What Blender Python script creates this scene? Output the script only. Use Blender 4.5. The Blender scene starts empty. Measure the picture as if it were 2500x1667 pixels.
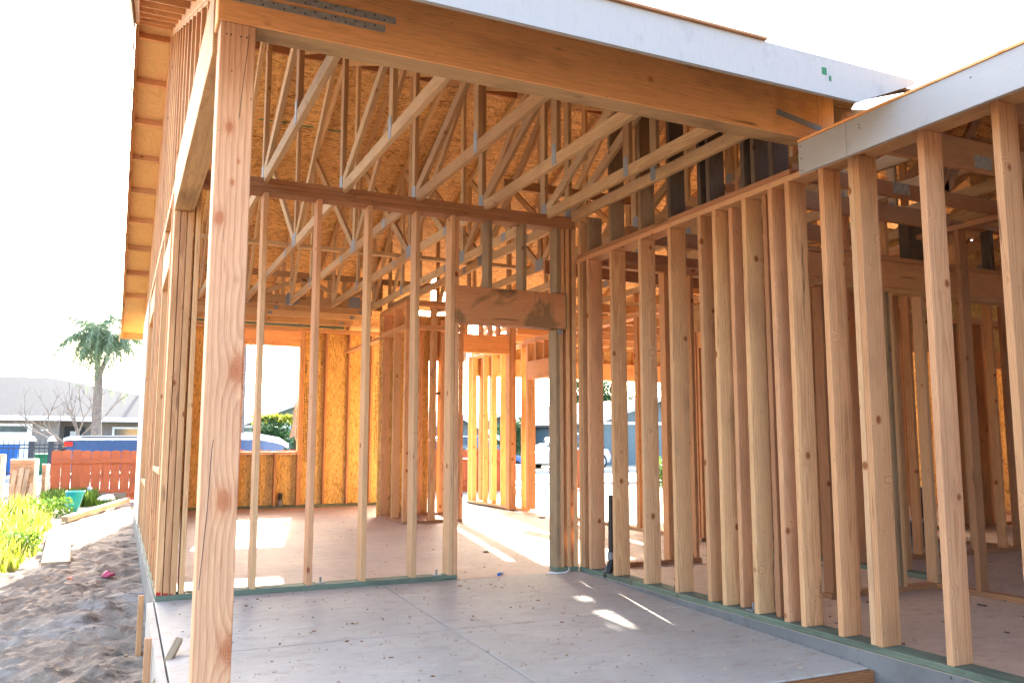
import bpy, bmesh, math, random
from mathutils import Vector, Matrix, noise
random.seed(7)
C = bpy.context.scene
COL = C.collection
R = math.radians
# ------------------------------------------------------------------ camera, sky, sun, exposure
CP = Vector((-3.63265, -6.4066, 1.08929))
F = Vector((0.42046713, 0.89934136, 0.1199688)).normalized()
RT = Vector((0.905845369, -0.423607845, 0.000748999)).normalized()
UP = RT.cross(F).normalized()
cam = bpy.data.cameras.new("camera"); co = bpy.data.objects.new("camera", cam); COL.objects.link(co)
cam.sensor_width = 36; cam.lens = 2039.24 / 2500 * 36; cam.clip_start = 0.05; cam.clip_end = 2000
co.matrix_world = Matrix(((RT.x, UP.x, -F.x, CP.x), (RT.y, UP.y, -F.y, CP.y), (RT.z, UP.z, -F.z, CP.z), (0, 0, 0, 1)))
C.camera = co
SUN_EL, SUN_AZ = R(24.3), math.atan2(0.205, 0.979)      # azimuth from +Y towards +X
w = bpy.data.worlds.new("World"); C.world = w; w.use_nodes = True
nt = w.node_tree; bg = nt.nodes["Background"]
sky = nt.nodes.new("ShaderNodeTexSky"); sky.sky_type = 'NISHITA'; sky.sun_disc = False
sky.sun_elevation = SUN_EL; sky.sun_rotation = SUN_AZ; sky.air_density = 0.9; sky.dust_density = 4.0; sky.ozone_density = 1.0
nt.links.new(sky.outputs[0], bg.inputs[0]); bg.inputs[1].default_value = 0.15
sd = bpy.data.lights.new("sun", 'SUN'); sd.energy = 4.0; sd.angle = R(0.55); sd.color = (1.0, 0.93, 0.82)
so = bpy.data.objects.new("sun", sd); COL.objects.link(so)
sv = Vector((math.sin(SUN_AZ) * math.cos(SUN_EL), math.cos(SUN_AZ) * math.cos(SUN_EL), math.sin(SUN_EL)))
so.rotation_euler = sv.to_track_quat('Z', 'Y').to_euler()
C.view_settings.view_transform = 'Standard'; C.view_settings.look = 'None'
C.view_settings.exposure = 3.42; C.view_settings.gamma = 1
C.render.engine = 'CYCLES'
C.cycles.max_bounces = 9; C.cycles.diffuse_bounces = 7; C.cycles.glossy_bounces = 2; C.cycles.transparent_max_bounces = 8
C.cycles.sample_clamp_indirect = 8; C.cycles.use_denoising = True
C.cycles.caustics_reflective = False; C.cycles.caustics_refractive = False

# ------------------------------------------------------------------ material helpers
def newmat(name):
    m = bpy.data.materials.new(name); m.use_nodes = True
    n = m.node_tree.nodes; l = m.node_tree.links
    b = n["Principled BSDF"]; b.inputs["Roughness"].default_value = 0.8
    b.inputs["Specular IOR Level"].default_value = 0.25
    return m, n, l, b
def N(n, t, **k):
    x = n.new(t)
    for a, v in k.items():
        if a in x.inputs: x.inputs[a].default_value = v
        else: setattr(x, a, v)
    return x
def mth(n, l, op, a, b=None, clamp=False):
    x = n.new("ShaderNodeMath"); x.operation = op; x.use_clamp = clamp
    for i, v in enumerate((a, b)):
        if v is None: continue
        if isinstance(v, (int, float)): x.inputs[i].default_value = v
        else: l.new(v, x.inputs[i])
    return x.outputs[0]
def vmath(n, l, op, a, b):
    x = n.new("ShaderNodeVectorMath"); x.operation = op
    for i, v in enumerate((a, b)):
        if isinstance(v, (tuple, list)): x.inputs[i].default_value = v
        else: l.new(v, x.inputs[i])
    return x.outputs[0]
def ramp(n, l, fac, stops, interp='LINEAR'):
    x = n.new("ShaderNodeValToRGB"); e = x.color_ramp.elements; x.color_ramp.interpolation = interp
    e[0].position, e[0].color = stops[0][0], (*stops[0][1], 1)
    e[1].position, e[1].color = stops[-1][0], (*stops[-1][1], 1)
    for p, c in stops[1:-1]:
        q = e.new(p); q.color = (*c, 1)
    l.new(fac, x.inputs[0]); return x.outputs[0]
def mix(n, l, fac, a, b, mode='MIX'):
    x = n.new("ShaderNodeMix"); x.data_type = 'RGBA'; x.blend_type = mode
    for i, v in ((0, fac), (6, a), (7, b)):
        if isinstance(v, (int, float)): x.inputs[i].default_value = v
        elif isinstance(v, tuple): x.inputs[i].default_value = (*v, 1)
        else: l.new(v, x.inputs[i])
    return x.outputs[2]
def noise_t(n, l, vec, scale, detail=3, rough=0.5, dist=0.0):
    x = n.new("ShaderNodeTexNoise"); x.inputs["Scale"].default_value = scale; x.inputs["Detail"].default_value = detail
    x.inputs["Roughness"].default_value = rough; x.inputs["Distortion"].default_value = dist
    l.new(vec, x.inputs["Vector"]); return x.outputs["Fac"]
def bump(n, l, b, h, strength=0.3, dist=0.004):
    x = n.new("ShaderNodeBump"); x.inputs["Strength"].default_value = strength; x.inputs["Distance"].default_value = dist
    l.new(h, x.inputs["Height"]); l.new(x.outputs[0], b.inputs["Normal"])

def nzc(n, l, vec, sc):
    x = n.new('ShaderNodeTexNoise'); x.inputs['Scale'].default_value = sc; l.new(vec, x.inputs['Vector']); return vmath(n, l, 'SUBTRACT', x.outputs['Color'], (0.5, 0.5, 0.5))
def wood(name, tints, ring=0.55, dark=0.55, ringscale=28, knots=1.0, stain=0.25, rough=0.75, spots=(), patch=None):
    """sawn softwood: rings about an off-centre pith that runs along local Z, knots, fibre, stains"""
    m, n, l, b = newmat(name)
    tc = n.new("ShaderNodeTexCoord"); oi = n.new("ShaderNodeObjectInfo")
    off = n.new("ShaderNodeCombineXYZ")
    r1 = oi.outputs["Random"]
    r2 = mth(n, l, 'FRACT', mth(n, l, 'MULTIPLY', r1, 17.31)); r3 = mth(n, l, 'FRACT', mth(n, l, 'MULTIPLY', r1, 71.7))
    l.new(mth(n, l, 'MULTIPLY', mth(n, l, 'SUBTRACT', r2, 0.5), 0.26), off.inputs[0])
    l.new(mth(n, l, 'ADD', mth(n, l, 'MULTIPLY', r3, 0.09), 0.05), off.inputs[1])
    l.new(mth(n, l, 'MULTIPLY', r1, 60.0), off.inputs[2])
    p = vmath(n, l, 'ADD', tc.outputs["Object"], off.outputs[0])
    pl = vmath(n, l, 'MULTIPLY', p, (1, 1, 0.22))
    # knots
    vo = n.new("ShaderNodeTexVoronoi"); vo.inputs["Scale"].default_value = 5.0
    l.new(vmath(n, l, 'MULTIPLY', p, (1, 1, 0.8)), vo.inputs["Vector"])
    kd = vo.outputs["Distance"]
    kfield = mth(n, l, 'MULTIPLY', mth(n, l, 'SUBTRACT', 0.30, kd, True), 0.10 * knots)
    warp = noise_t(n, l, pl, 3.0, 2)
    sx = n.new("ShaderNodeSeparateXYZ"); l.new(p, sx.inputs[0])
    xx = mth(n, l, 'ADD', sx.outputs[0], mth(n, l, 'MULTIPLY', mth(n, l, 'SUBTRACT', warp, 0.5), 0.06))
    yy = mth(n, l, 'ADD', sx.outputs[1], mth(n, l, 'MULTIPLY', warp, 0.05))
    rad = mth(n, l, 'SQRT', mth(n, l, 'ADD', mth(n, l, 'MULTIPLY', xx, xx), mth(n, l, 'MULTIPLY', yy, yy)))
    rad = mth(n, l, 'ADD', rad, kfield)
    sm = []
    for (kx, ky, kz, kr) in spots:
        dv = vmath(n, l, 'SUBTRACT', tc.outputs["Object"], (kx, ky, kz))
        dv = vmath(n, l, 'ADD', dv, vmath(n, l, 'MULTIPLY', nzc(n, l, tc.outputs["Object"], 22), (kr * .5, 0, kr * .7)))
        ln = n.new("ShaderNodeVectorMath"); ln.operation = 'LENGTH'; l.new(vmath(n, l, 'MULTIPLY', dv, (1, 0.6, 0.62)), ln.inputs[0]); dd = ln.outputs["Value"]
        fall = mth(n, l, 'MULTIPLY', mth(n, l, 'SUBTRACT', kr * 3.4, dd, True), 1.0)
        rad = mth(n, l, 'ADD', rad, mth(n, l, 'MULTIPLY', mth(n, l, 'MULTIPLY', fall, fall), 2.6))
        sm.append((dd, kr))
    s = mth(n, l, 'FRACT', mth(n, l, 'MULTIPLY', rad, ringscale * 6))
    rings = mth(n, l, 'POWER', s, 2.2)
    edge = mth(n, l, 'SUBTRACT', 1.0, mth(n, l, 'MULTIPLY', mth(n, l, 'SUBTRACT', s, 0.86, True), 7.0))
    rings = mth(n, l, 'MULTIPLY', rings, edge, True)
    fib = noise_t(n, l, vmath(n, l, 'MULTIPLY', p, (1, 1, 0.035)), 260, 2, 0.6)
    big = noise_t(n, l, vmath(n, l, 'MULTIPLY', p, (1, 1, 0.35)), 5, 3, 0.6)
    base = ramp(n, l, r1, [(i / max(1, len(tints) - 1), t) for i, t in enumerate(tints)], 'CONSTANT' if len(tints) > 4 else 'LINEAR')
    base = mix(n, l, 1.0, base, (0.91, 0.835, 0.71), 'MULTIPLY')
    edge_n = noise_t(n, l, vmath(n, l, 'MULTIPLY', p, (1, 1, 0.12)), 17, 2, 0.6)
    base = mix(n, l, mth(n, l, 'MULTIPLY', mth(n, l, 'SUBTRACT', edge_n, 0.52, True), 3.2, True), base, mix(n, l, 1.0, base, (1.12, 1.16, 1.12), 'MULTIPLY'))
    darkc = mix(n, l, 1.0, base, (dark, dark * 0.72, dark * 0.58), 'MULTIPLY')
    rs = mth(n, l, 'MULTIPLY', rings, min(1.0, ring * 1.5))
    c = mix(n, l, rs, base, darkc)
    c = mix(n, l, mth(n, l, 'MULTIPLY', mth(n, l, 'SUBTRACT', fib, 0.48, True), 2.0), c, mix(n, l, 1.0, c, (0.55, 0.47, 0.42), 'MULTIPLY'))
    c = mix(n, l, mth(n, l, 'MULTIPLY', mth(n, l, 'SUBTRACT', big, 0.50, True), stain * 8, True), c, mix(n, l, 1.0, c, (0.60, 0.58, 0.60), 'MULTIPLY'))
    km = mth(n, l, 'MULTIPLY', mth(n, l, 'SUBTRACT', 0.115, kd, True), 13.0 * knots, True)
    c = mix(n, l, km, c, mix(n, l, 1.0, base, (0.40, 0.22, 0.14), 'MULTIPLY'))
    for dd, kr in sm:
        inn = mth(n, l, 'MULTIPLY', mth(n, l, 'SUBTRACT', kr, dd, True), 3.0 / kr, True)
        rg = mth(n, l, 'FRACT', mth(n, l, 'MULTIPLY', dd, 5.0 / kr)); rc = mix(n, l, mth(n, l, 'POWER', rg, 2.0), mix(n, l, 1.0, base, (0.82, 0.62, 0.5), 'MULTIPLY'), mix(n, l, 1.0, base, (0.42, 0.22, 0.15), 'MULTIPLY'))
        c = mix(n, l, mth(n, l, 'MULTIPLY', inn, 0.7), c, rc)
        hal = mth(n, l, 'MULTIPLY', mth(n, l, 'SUBTRACT', kr * 1.9, dd, True), 0.45 / kr, True)
        c = mix(n, l, hal, c, mix(n, l, 1.0, c, (0.8, 0.6, 0.5), 'MULTIPLY'))
    if patch:
        pn = noise_t(n, l, tc.outputs["Object"], patch[0], 3, 0.55, 0.6)
        c = mix(n, l, mth(n, l, 'MULTIPLY', mth(n, l, 'SUBTRACT', pn, patch[1], True), 14, True), c, mix(n, l, 1.0, c, patch[2], 'MULTIPLY'))
    st = noise_t(n, l, vmath(n, l, 'ADD', vmath(n, l, 'MULTIPLY', p, (1, 1, 0.07)), (3.3, 1.1, 7.7)), 21, 3, 0.65)
    c = mix(n, l, mth(n, l, 'MULTIPLY', mth(n, l, 'SUBTRACT', st, 0.67, True), 13, True), c, mix(n, l, 1.0, c, (0.30, 0.27, 0.27), 'MULTIPLY'))
    # small nail holes, pencil ticks and dirt flecks
    fl = n.new("ShaderNodeTexVoronoi"); fl.inputs["Scale"].default_value = 14; l.new(vmath(n, l, 'MULTIPLY', p, (1, 1, 0.6)), fl.inputs["Vector"])
    fm = mth(n, l, 'MULTIPLY', mth(n, l, 'SUBTRACT', 0.06, fl.outputs["Distance"], True), 30.0, True)
    c = mix(n, l, mth(n, l, 'MULTIPLY', fm, 0.7), c, (0.07, 0.045, 0.03))
    l.new(c, b.inputs["Base Color"]); b.inputs["Roughness"].default_value = rough
    bump(n, l, b, mth(n, l, 'ADD', mth(n, l, 'MULTIPLY', rings, -0.6), fib), 0.25, 0.0015)
    return m

M = {}
FIR = [(0.70, 0.40, 0.22), (0.64, 0.39, 0.215), (0.74, 0.45, 0.25), (0.60, 0.345, 0.19), (0.70, 0.38, 0.21), (0.68, 0.43, 0.245), (0.72, 0.42, 0.225)]
M['fir'] = wood('douglas_fir', FIR, 0.5, 0.6, 22, 1.5, 0.3)
M['stud'] = wood('stud_lumber', [(0.66, 0.42, 0.24), (0.68, 0.395, 0.235), (0.58, 0.375, 0.225), (0.73, 0.47, 0.265), (0.58, 0.345, 0.195), (0.68, 0.445, 0.27), (0.71, 0.41, 0.22), (0.63, 0.42, 0.25)], 0.42, 0.6, 20, 1.5, 0.3)
M['pale'] = wood('glow_tinted_stud', [(0.80, 0.58, 0.30), (0.78, 0.56, 0.29)], 0.3, 0.66, 24)  # stud wood with the bounce glow put into its tint
M['truss'] = wood('truss_lumber', [(0.52, 0.345, 0.19), (0.58, 0.41, 0.23), (0.47, 0.30, 0.16), (0.62, 0.45, 0.27), (0.50, 0.335, 0.185)], 0.45, 0.65, 24, 0.8)
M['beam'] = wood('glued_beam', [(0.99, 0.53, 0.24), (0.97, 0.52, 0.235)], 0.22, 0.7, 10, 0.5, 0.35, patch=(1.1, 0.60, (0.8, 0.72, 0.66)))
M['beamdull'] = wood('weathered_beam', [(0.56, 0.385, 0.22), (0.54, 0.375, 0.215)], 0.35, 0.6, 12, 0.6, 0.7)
M['header'] = wood('water_stained_header', [(0.56, 0.285, 0.15), (0.55, 0.28, 0.15)], 0.25, 0.7, 10, 0.6, 0.2, patch=(2.6, 0.47, (0.52, 0.62, 0.66)))
M['post'] = wood('fir_post', [(0.72, 0.425, 0.27), (0.72, 0.425, 0.27)], 0.5, 0.64, 8, 0.25, 0.12, spots=((0.05, -0.07, 1.455, 0.038), (0.018, -0.07, 0.935, 0.034), (-0.022, -0.07, 2.473, 0.018), (0.0, -0.07, 2.237, 0.010), (-0.045, -0.07, 2.08, 0.022), (0.066, -0.07, 0.36, 0.042), (0.02, -0.07, 2.33, 0.007)))
M['plate'] = wood('plate_lumber', [(0.42, 0.225, 0.125), (0.46, 0.25, 0.14), (0.38, 0.20, 0.11)], 0.4, 0.65, 24)
M['grey'] = wood('weathered_grey_lumber', [(0.31, 0.23, 0.15), (0.34, 0.25, 0.16), (0.28, 0.215, 0.145)], 0.3, 0.6, 20, 1, 0.5)
M['darkw'] = wood('dark_brown_lumber', [(0.105, 0.085, 0.07), (0.15, 0.115, 0.09), (0.085, 0.07, 0.06)], 0.3, 0.6, 20, 0.6, 0.6)  # dark grey-brown tones
M['treated'] = wood('treated_sole_plate', [(0.155, 0.215, 0.18), (0.17, 0.22, 0.175)], 0.4, 0.6, 18, 0.5, 0.6)
M['form'] = wood('form_board', [(0.30, 0.135, 0.06), (0.30, 0.14, 0.065)], 0.6, 0.5, 12, 0.8, 0.6)
M['oldwood'] = wood('old_pale_plank', [(0.46, 0.38, 0.27), (0.45, 0.36, 0.26)], 0.3, 0.7, 16, 0.8, 0.5)
M['redfence'] = wood('red_stained_picket', [(0.38, 0.13, 0.075), (0.34, 0.12, 0.07), (0.40, 0.14, 0.08), (0.36, 0.125, 0.072), (0.39, 0.135, 0.078)], 0.25, 0.75, 12, 0.5, 0.3)
M['greyfence'] = wood('silvered_board', [(0.40, 0.36, 0.32), (0.46, 0.42, 0.37)], 0.3, 0.7, 16, 0.8, 0.5)

def osb(name, stretch_angle=0.0, light=(0.62, 0.36, 0.13), darkc=(0.20, 0.085, 0.025), fs=1.0, am=1.0):
    m, n, l, b = newmat(name)
    tc = n.new("ShaderNodeTexCoord"); P = tc.outputs["Object"]
    best = None; val = None
    for i, (ang, sc) in enumerate([(4, 15), (-16, 13), (26, 16), (-40, 17), (11, 12), (62, 19)]):
        mp = n.new("ShaderNodeMapping"); l.new(P, mp.inputs[0])
        mp.inputs["Location"].default_value = (3.1 * i, 1.7 * i, 0)
        mp.inputs["Rotation"].default_value = (0, 0, R(ang * am * (1 if i != 5 else 1.3)) + stretch_angle)
        mp2 = n.new("ShaderNodeMapping"); mp2.inputs["Scale"].default_value = (sc * 0.62 * fs, sc * (4.6 if am == 1 else 3.2) * fs, sc * 1.0)
        l.new(mp.outputs[0], mp2.inputs[0])
        nz = n.new("ShaderNodeTexNoise"); nz.inputs["Scale"].default_value = 1.2; l.new(mp2.outputs[0], nz.inputs["Vector"])
        wv = vmath(n, l, 'ADD', mp2.outputs[0], vmath(n, l, 'MULTIPLY', nz.outputs["Color"], (0.9, 0.9, 0)))
        vo = n.new("ShaderNodeTexVoronoi"); vo.inputs["Scale"].default_value = 1.0; l.new(wv, vo.inputs["Vector"])
        s = n.new("ShaderNodeSeparateColor"); l.new(vo.outputs["Color"], s.inputs[0])
        pr = mth(n, l, 'SUBTRACT', s.outputs[0], mth(n, l, 'MULTIPLY', vo.outputs["Distance"], 0.25))
        sh = mth(n, l, 'MULTIPLY', s.outputs[1], mth(n, l, 'SUBTRACT', 1.05, mth(n, l, 'MULTIPLY', vo.outputs["Distance"], 0.5)))
        if best is None: best, val = pr, sh
        else:
            g = mth(n, l, 'GREATER_THAN', pr, best)
            mx = n.new("ShaderNodeMix"); l.new(g, mx.inputs[0]); l.new(val, mx.inputs[2]); l.new(sh, mx.inputs[3])
            val = mx.outputs[0]; best = mth(n, l, 'MAXIMUM', best, pr)
    md = tuple((a + c) / 2 for a, c in zip(light, darkc))
    c = ramp(n, l, val, [(0.0, darkc), (0.14, md), (0.45, tuple(0.25 * a + 0.75 * q for a, q in zip(md, light))), (1.0, tuple(min(1, q * 1.25) for q in light))])
    big = noise_t(n, l, P, 1.3, 3)
    c = mix(n, l, mth(n, l, 'MULTIPLY', mth(n, l, 'SUBTRACT', big, 0.5, True), 2.0, True), c, mix(n, l, 1.0, c, (0.7, 0.62, 0.55), 'MULTIPLY'))
    l.new(c, b.inputs["Base Color"]); b.inputs["Roughness"].default_value = 0.6
    bump(n, l, b, val, 0.3, 0.002)
    return m
M['osb'] = osb('strand_board')
M['osbwall'] = osb('strand_board_wall', R(90), (0.76, 0.51, 0.18), (0.42, 0.24, 0.07), 1.6, 1.5)

def simple(name, col, rough=0.7, metal=0.0, var=0.12, scale=6, bs=0.0, spec=0.3):
    m, n, l, b = newmat(name)
    tc = n.new("ShaderNodeTexCoord"); f = noise_t(n, l, tc.outputs["Object"], scale, 4, 0.6)
    lo = tuple(max(0, c * (1 - var * 1.6)) for c in col); hi = tuple(min(1, c * (1 + var)) for c in col)
    l.new(ramp(n, l, f, [(0.3, lo), (0.7, hi)]), b.inputs["Base Color"])
    b.inputs["Roughness"].default_value = rough; b.inputs["Metallic"].default_value = metal; b.inputs["Specular IOR Level"].default_value = spec
    if bs: bump(n, l, b, noise_t(n, l, tc.outputs["Object"], scale * 12, 3), bs, 0.003)
    return m

def plywood():
    m, n, l, b = newmat('soffit_plywood')
    tc = n.new("ShaderNodeTexCoord"); P = vmath(n, l, 'MULTIPLY', tc.outputs["Object"], (1.0, 0.55, 1))
    f = noise_t(n, l, P, 2.2, 2, 0.5, 1.6)
    s = mth(n, l, 'FRACT', mth(n, l, 'MULTIPLY', f, 16))
    s = mth(n, l, 'POWER', s, 2.5)
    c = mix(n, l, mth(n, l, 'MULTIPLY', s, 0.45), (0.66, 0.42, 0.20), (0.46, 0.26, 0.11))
    l.new(c, b.inputs["Base Color"]); return m
M['ply'] = plywood()

def concrete(name, a, bb, dirt, dirtamt=0.5):
    m, n, l, b = newmat(name)
    tc = n.new("ShaderNodeTexCoord"); P = tc.outputs["Object"]
    f1 = noise_t(n, l, P, 1.1, 5, 0.6); f2 = noise_t(n, l, vmath(n, l, 'MULTIPLY', P, (1, 1.6, 1)), 9, 6, 0.7); f3 = noise_t(n, l, P, 90, 3, 0.6)
    c = ramp(n, l, f1, [(0.32, a), (0.68, bb)])
    c = mix(n, l, mth(n, l, 'MULTIPLY', mth(n, l, 'SUBTRACT', f2, 0.52, True), 4.0 * dirtamt, True), c, dirt)
    sp = n.new("ShaderNodeTexVoronoi"); sp.inputs["Scale"].default_value = 7; l.new(vmath(n, l, 'MULTIPLY', P, (0.7, 1.5, 1)), sp.inputs["Vector"])
    spm = mth(n, l, 'MULTIPLY', mth(n, l, 'SUBTRACT', mth(n, l, 'MULTIPLY', f2, 0.13), sp.outputs["Distance"], True), 40, True)
    c = mix(n, l, mth(n, l, 'MULTIPLY', spm, 0.75), c, tuple(x * 0.35 for x in dirt))
    c = mix(n, l, mth(n, l, 'MULTIPLY', mth(n, l, 'SUBTRACT', f3, 0.5, True), 0.9), c, mix(n, l, 1.0, c, (0.6, 0.58, 0.56), 'MULTIPLY'))
    f4 = noise_t(n, l, vmath(n, l, 'MULTIPLY', P, (0.8, 2.2, 1)), 2.6, 6, 0.75, 0.5)
    c = mix(n, l, mth(n, l, 'MULTIPLY', mth(n, l, 'SUBTRACT', f4, 0.56, True), 6, True), c, mix(n, l, 1.0, c, (1.22, 1.22, 1.25), 'MULTIPLY'))
    c = mix(n, l, mth(n, l, 'MULTIPLY', mth(n, l, 'SUBTRACT', 0.42, f4, True), 5, True), c, mix(n, l, 1.0, c, (0.80, 0.74, 0.68), 'MULTIPLY'))
    l.new(c, b.inputs["Base Color"]); b.inputs["Roughness"].default_value = 0.75
    bump(n, l, b, mth(n, l, 'ADD', f3, mth(n, l, 'MULTIPLY', f2, 2.0)), 0.25, 0.002)
    return m
M['floor'] = concrete('dusty_floor_slab', (0.40, 0.305, 0.24), (0.48, 0.355, 0.265), (0.29, 0.19, 0.13), 0.9)
M['patio'] = concrete('porch_concrete', (0.36, 0.315, 0.26), (0.44, 0.39, 0.33), (0.27, 0.20, 0.145), 0.7)
M['stem'] = concrete('foundation_concrete', (0.12, 0.115, 0.105), (0.21, 0.20, 0.185), (0.085, 0.075, 0.06), 0.9)
M['street'] = concrete('street_asphalt', (0.26, 0.25, 0.24), (0.30, 0.29, 0.28), (0.22, 0.21, 0.2), 0.3)

def dirtmat():
    m, n, l, b = newmat('bare_dirt')
    tc = n.new("ShaderNodeTexCoord"); P = tc.outputs["Object"]
    f1 = noise_t(n, l, P, 0.9, 6, 0.65); f2 = noise_t(n, l, vmath(n, l, 'MULTIPLY', P, (0.6, 1.6, 1)), 6, 8, 0.7, 0.4); f3 = noise_t(n, l, P, 45, 5, 0.7)
    c = ramp(n, l, f1, [(0.32, (0.23, 0.165, 0.115)), (0.55, (0.30, 0.23, 0.165)), (0.7, (0.36, 0.32, 0.28))])
    c = mix(n, l, mth(n, l, 'MULTIPLY', mth(n, l, 'SUBTRACT', f2, 0.5, True), 5, True), c, (0.085, 0.06, 0.043))
    c = mix(n, l, mth(n, l, 'MULTIPLY', mth(n, l, 'SUBTRACT', f3, 0.5, True), 1.4), c, (0.46, 0.39, 0.32))
    l.new(c, b.inputs["Base Color"]); b.inputs["Roughness"].default_value = 0.9
    bump(n, l, b, mth(n, l, 'ADD', mth(n, l, 'MULTIPLY', f2, 3), f3), 0.9, 0.012)
    return m
M['dirt'] = dirtmat()
def primed():
    m, n, l, b = newmat('white_primed_board')
    tc = n.new("ShaderNodeTexCoord"); P = tc.outputs["Object"]
    f = noise_t(n, l, vmath(n, l, 'MULTIPLY', P, (1, 1, 0.12)), 120, 4, 0.7); g = noise_t(n, l, P, 5, 4, 0.6)
    c = mix(n, l, mth(n, l, 'MULTIPLY', mth(n, l, 'SUBTRACT', g, 0.60, True), 5, True), (0.36, 0.35, 0.335), (0.25, 0.25, 0.235))
    c = mix(n, l, mth(n, l, 'MULTIPLY', mth(n, l, 'SUBTRACT', f, 0.54, True), 3.0, True), c, (0.28, 0.28, 0.275))
    sp = n.new("ShaderNodeTexVoronoi"); sp.inputs["Scale"].default_value = 2.2; l.new(P, sp.inputs["Vector"])
    c = mix(n, l, mth(n, l, 'MULTIPLY', mth(n, l, 'SUBTRACT', 0.035, sp.outputs["Distance"], True), 40, True), c, (0.08, 0.07, 0.07))
    l.new(c, b.inputs["Base Color"]); b.inputs["Roughness"].default_value = 0.7
    bump(n, l, b, f, 0.35, 0.002); return m
M['primed'] = primed()
def galv():
    m, n, l, b = newmat('galvanised_steel')
    tc = n.new("ShaderNodeTexCoord"); P = tc.outputs["Object"]
    vo = n.new("ShaderNodeTexVoronoi"); vo.inputs["Scale"].default_value = 160; l.new(P, vo.inputs["Vector"])
    c = mix(n, l, mth(n, l, 'MULTIPLY', mth(n, l, 'SUBTRACT', 0.32, vo.outputs["Distance"], True), 6, True), (0.24, 0.24, 0.235), (0.09, 0.09, 0.09))
    l.new(c, b.inputs["Base Color"]); b.inputs["Metallic"].default_value = 0.15; b.inputs["Roughness"].default_value = 0.5; return m
M['galv'] = galv()
M['black'] = simple('black_abs_plastic', (0.012, 0.012, 0.013), 0.35, spec=0.5)
M['green'] = simple('green_paint', (0.02, 0.16, 0.09), 0.6)
M['greentrim'] = simple('green_edge_seal', (0.03, 0.17, 0.08), 0.7)
M['red'] = simple('red_marking_paint', (0.42, 0.02, 0.02), 0.7, var=0.4, scale=60)
M['white'] = simple('white_plastic', (0.75, 0.76, 0.78), 0.4)
M['tan'] = simple('concrete_block', (0.30, 0.20, 0.13), 0.85, var=0.25, scale=9, bs=0.3)
M['blockcap'] = simple('block_cap', (0.40, 0.22, 0.15), 0.85, var=0.2, bs=0.3)
M['mortar'] = simple('painted_mortar', (0.62, 0.55, 0.45), 0.9)
M['teal'] = simple('teal_plastic', (0.0, 0.30, 0.36), 0.35, spec=0.5)
M['pink'] = simple('pink_wrapper', (0.45, 0.05, 0.12), 0.5)
M['stucco'] = simple('tan_stucco', (0.22, 0.195, 0.18), 0.9, var=0.06)
M['roof'] = simple('grey_shingle', (0.06, 0.062, 0.066), 0.9, var=0.18, scale=14)
M['trim'] = simple('white_trim', (0.70, 0.72, 0.74), 0.6, var=0.04)
M['sage'] = simple('sage_green_siding', (0.14, 0.19, 0.165), 0.85, var=0.06)
M['bluegrey'] = simple('blue_grey_siding', (0.13, 0.175, 0.19), 0.85, var=0.06)
M['glass'] = simple('dark_window_glass', (0.05, 0.075, 0.085), 0.08, spec=0.8, var=0.3, scale=2)
M['iron'] = simple('black_iron', (0.03, 0.035, 0.045), 0.5)
M['blue'] = simple('blue_car_paint', (0.05, 0.11, 0.25), 0.25, spec=0.6, var=0.05)
M['whitepaint'] = simple('white_car_paint', (0.75, 0.77, 0.8), 0.25, spec=0.6, var=0.03)
M['silver'] = simple('silver_car_paint', (0.42, 0.46, 0.52), 0.3, 0.3, spec=0.6, var=0.03)
M['rubber'] = simple('tyre_rubber', (0.015, 0.015, 0.016), 0.8)
M['greenbin'] = simple('green_plastic', (0.02, 0.20, 0.10), 0.4)
M['bluebin'] = simple('blue_plastic', (0.01, 0.12, 0.42), 0.4)
M['orange'] = simple('terracotta_plastic', (0.5, 0.12, 0.05), 0.6)
M['bark'] = simple('grey_bark', (0.17, 0.15, 0.14), 0.9, var=0.3, scale=14, bs=0.5)
M['twig'] = simple('bare_twig', (0.19, 0.155, 0.135), 0.9, var=0.2)
M['limeblk'] = simple('pale_gravel_lawn', (0.50, 0.45, 0.32), 0.9, var=0.2)
M['tail'] = simple('red_lamp_glass', (0.5, 0.02, 0.01), 0.3)
M['cream'] = simple('overlit_cream_panel', (0.66, 0.60, 0.47), 0.8, var=0.05)  # cream tone carries the overexposed daylight on the sheathing
M['darkply'] = simple('darkened_plywood', (0.16, 0.10, 0.07), 0.9, var=0.25)  # front soffit colour, darkened to deepen the shade on the beam
M['strap'] = simple('dull_zinc_strap', (0.34, 0.31, 0.26), 0.6, 0.0, var=0.2, scale=30)
M['curb'] = simple('kerb_concrete', (0.5, 0.48, 0.45), 0.8)

def leafmat(name, cols, trans=0.35):
    m, n, l, b = newmat(name)
    g = n.new("ShaderNodeNewGeometry")
    c = ramp(n, l, g.outputs["Random Per Island"], [(i / (len(cols) - 1), t) for i, t in enumerate(cols)])
    l.new(c, b.inputs["Base Color"]); b.inputs["Roughness"].default_value = 0.55
    tr = n.new("ShaderNodeBsdfTranslucent"); l.new(c, tr.inputs[0])
    ms = n.new("ShaderNodeMixShader"); ms.inputs[0].default_value = trans
    l.new(b.outputs[0], ms.inputs[1]); l.new(tr.outputs[0], ms.inputs[2]); l.new(ms.outputs[0], n["Material Output"].inputs[0])
    return m
M['palmleaf'] = leafmat('palm_leaf', [(0.07, 0.13, 0.06), (0.14, 0.21, 0.11), (0.27, 0.33, 0.23)])
M['hedge'] = leafmat('hedge_leaf', [(0.015, 0.05, 0.02), (0.03, 0.08, 0.025), (0.055, 0.11, 0.04)])
M['hedgetip'] = leafmat('fresh_leaf', [(0.16, 0.20, 0.02), (0.26, 0.28, 0.03)], 0.5)
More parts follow.
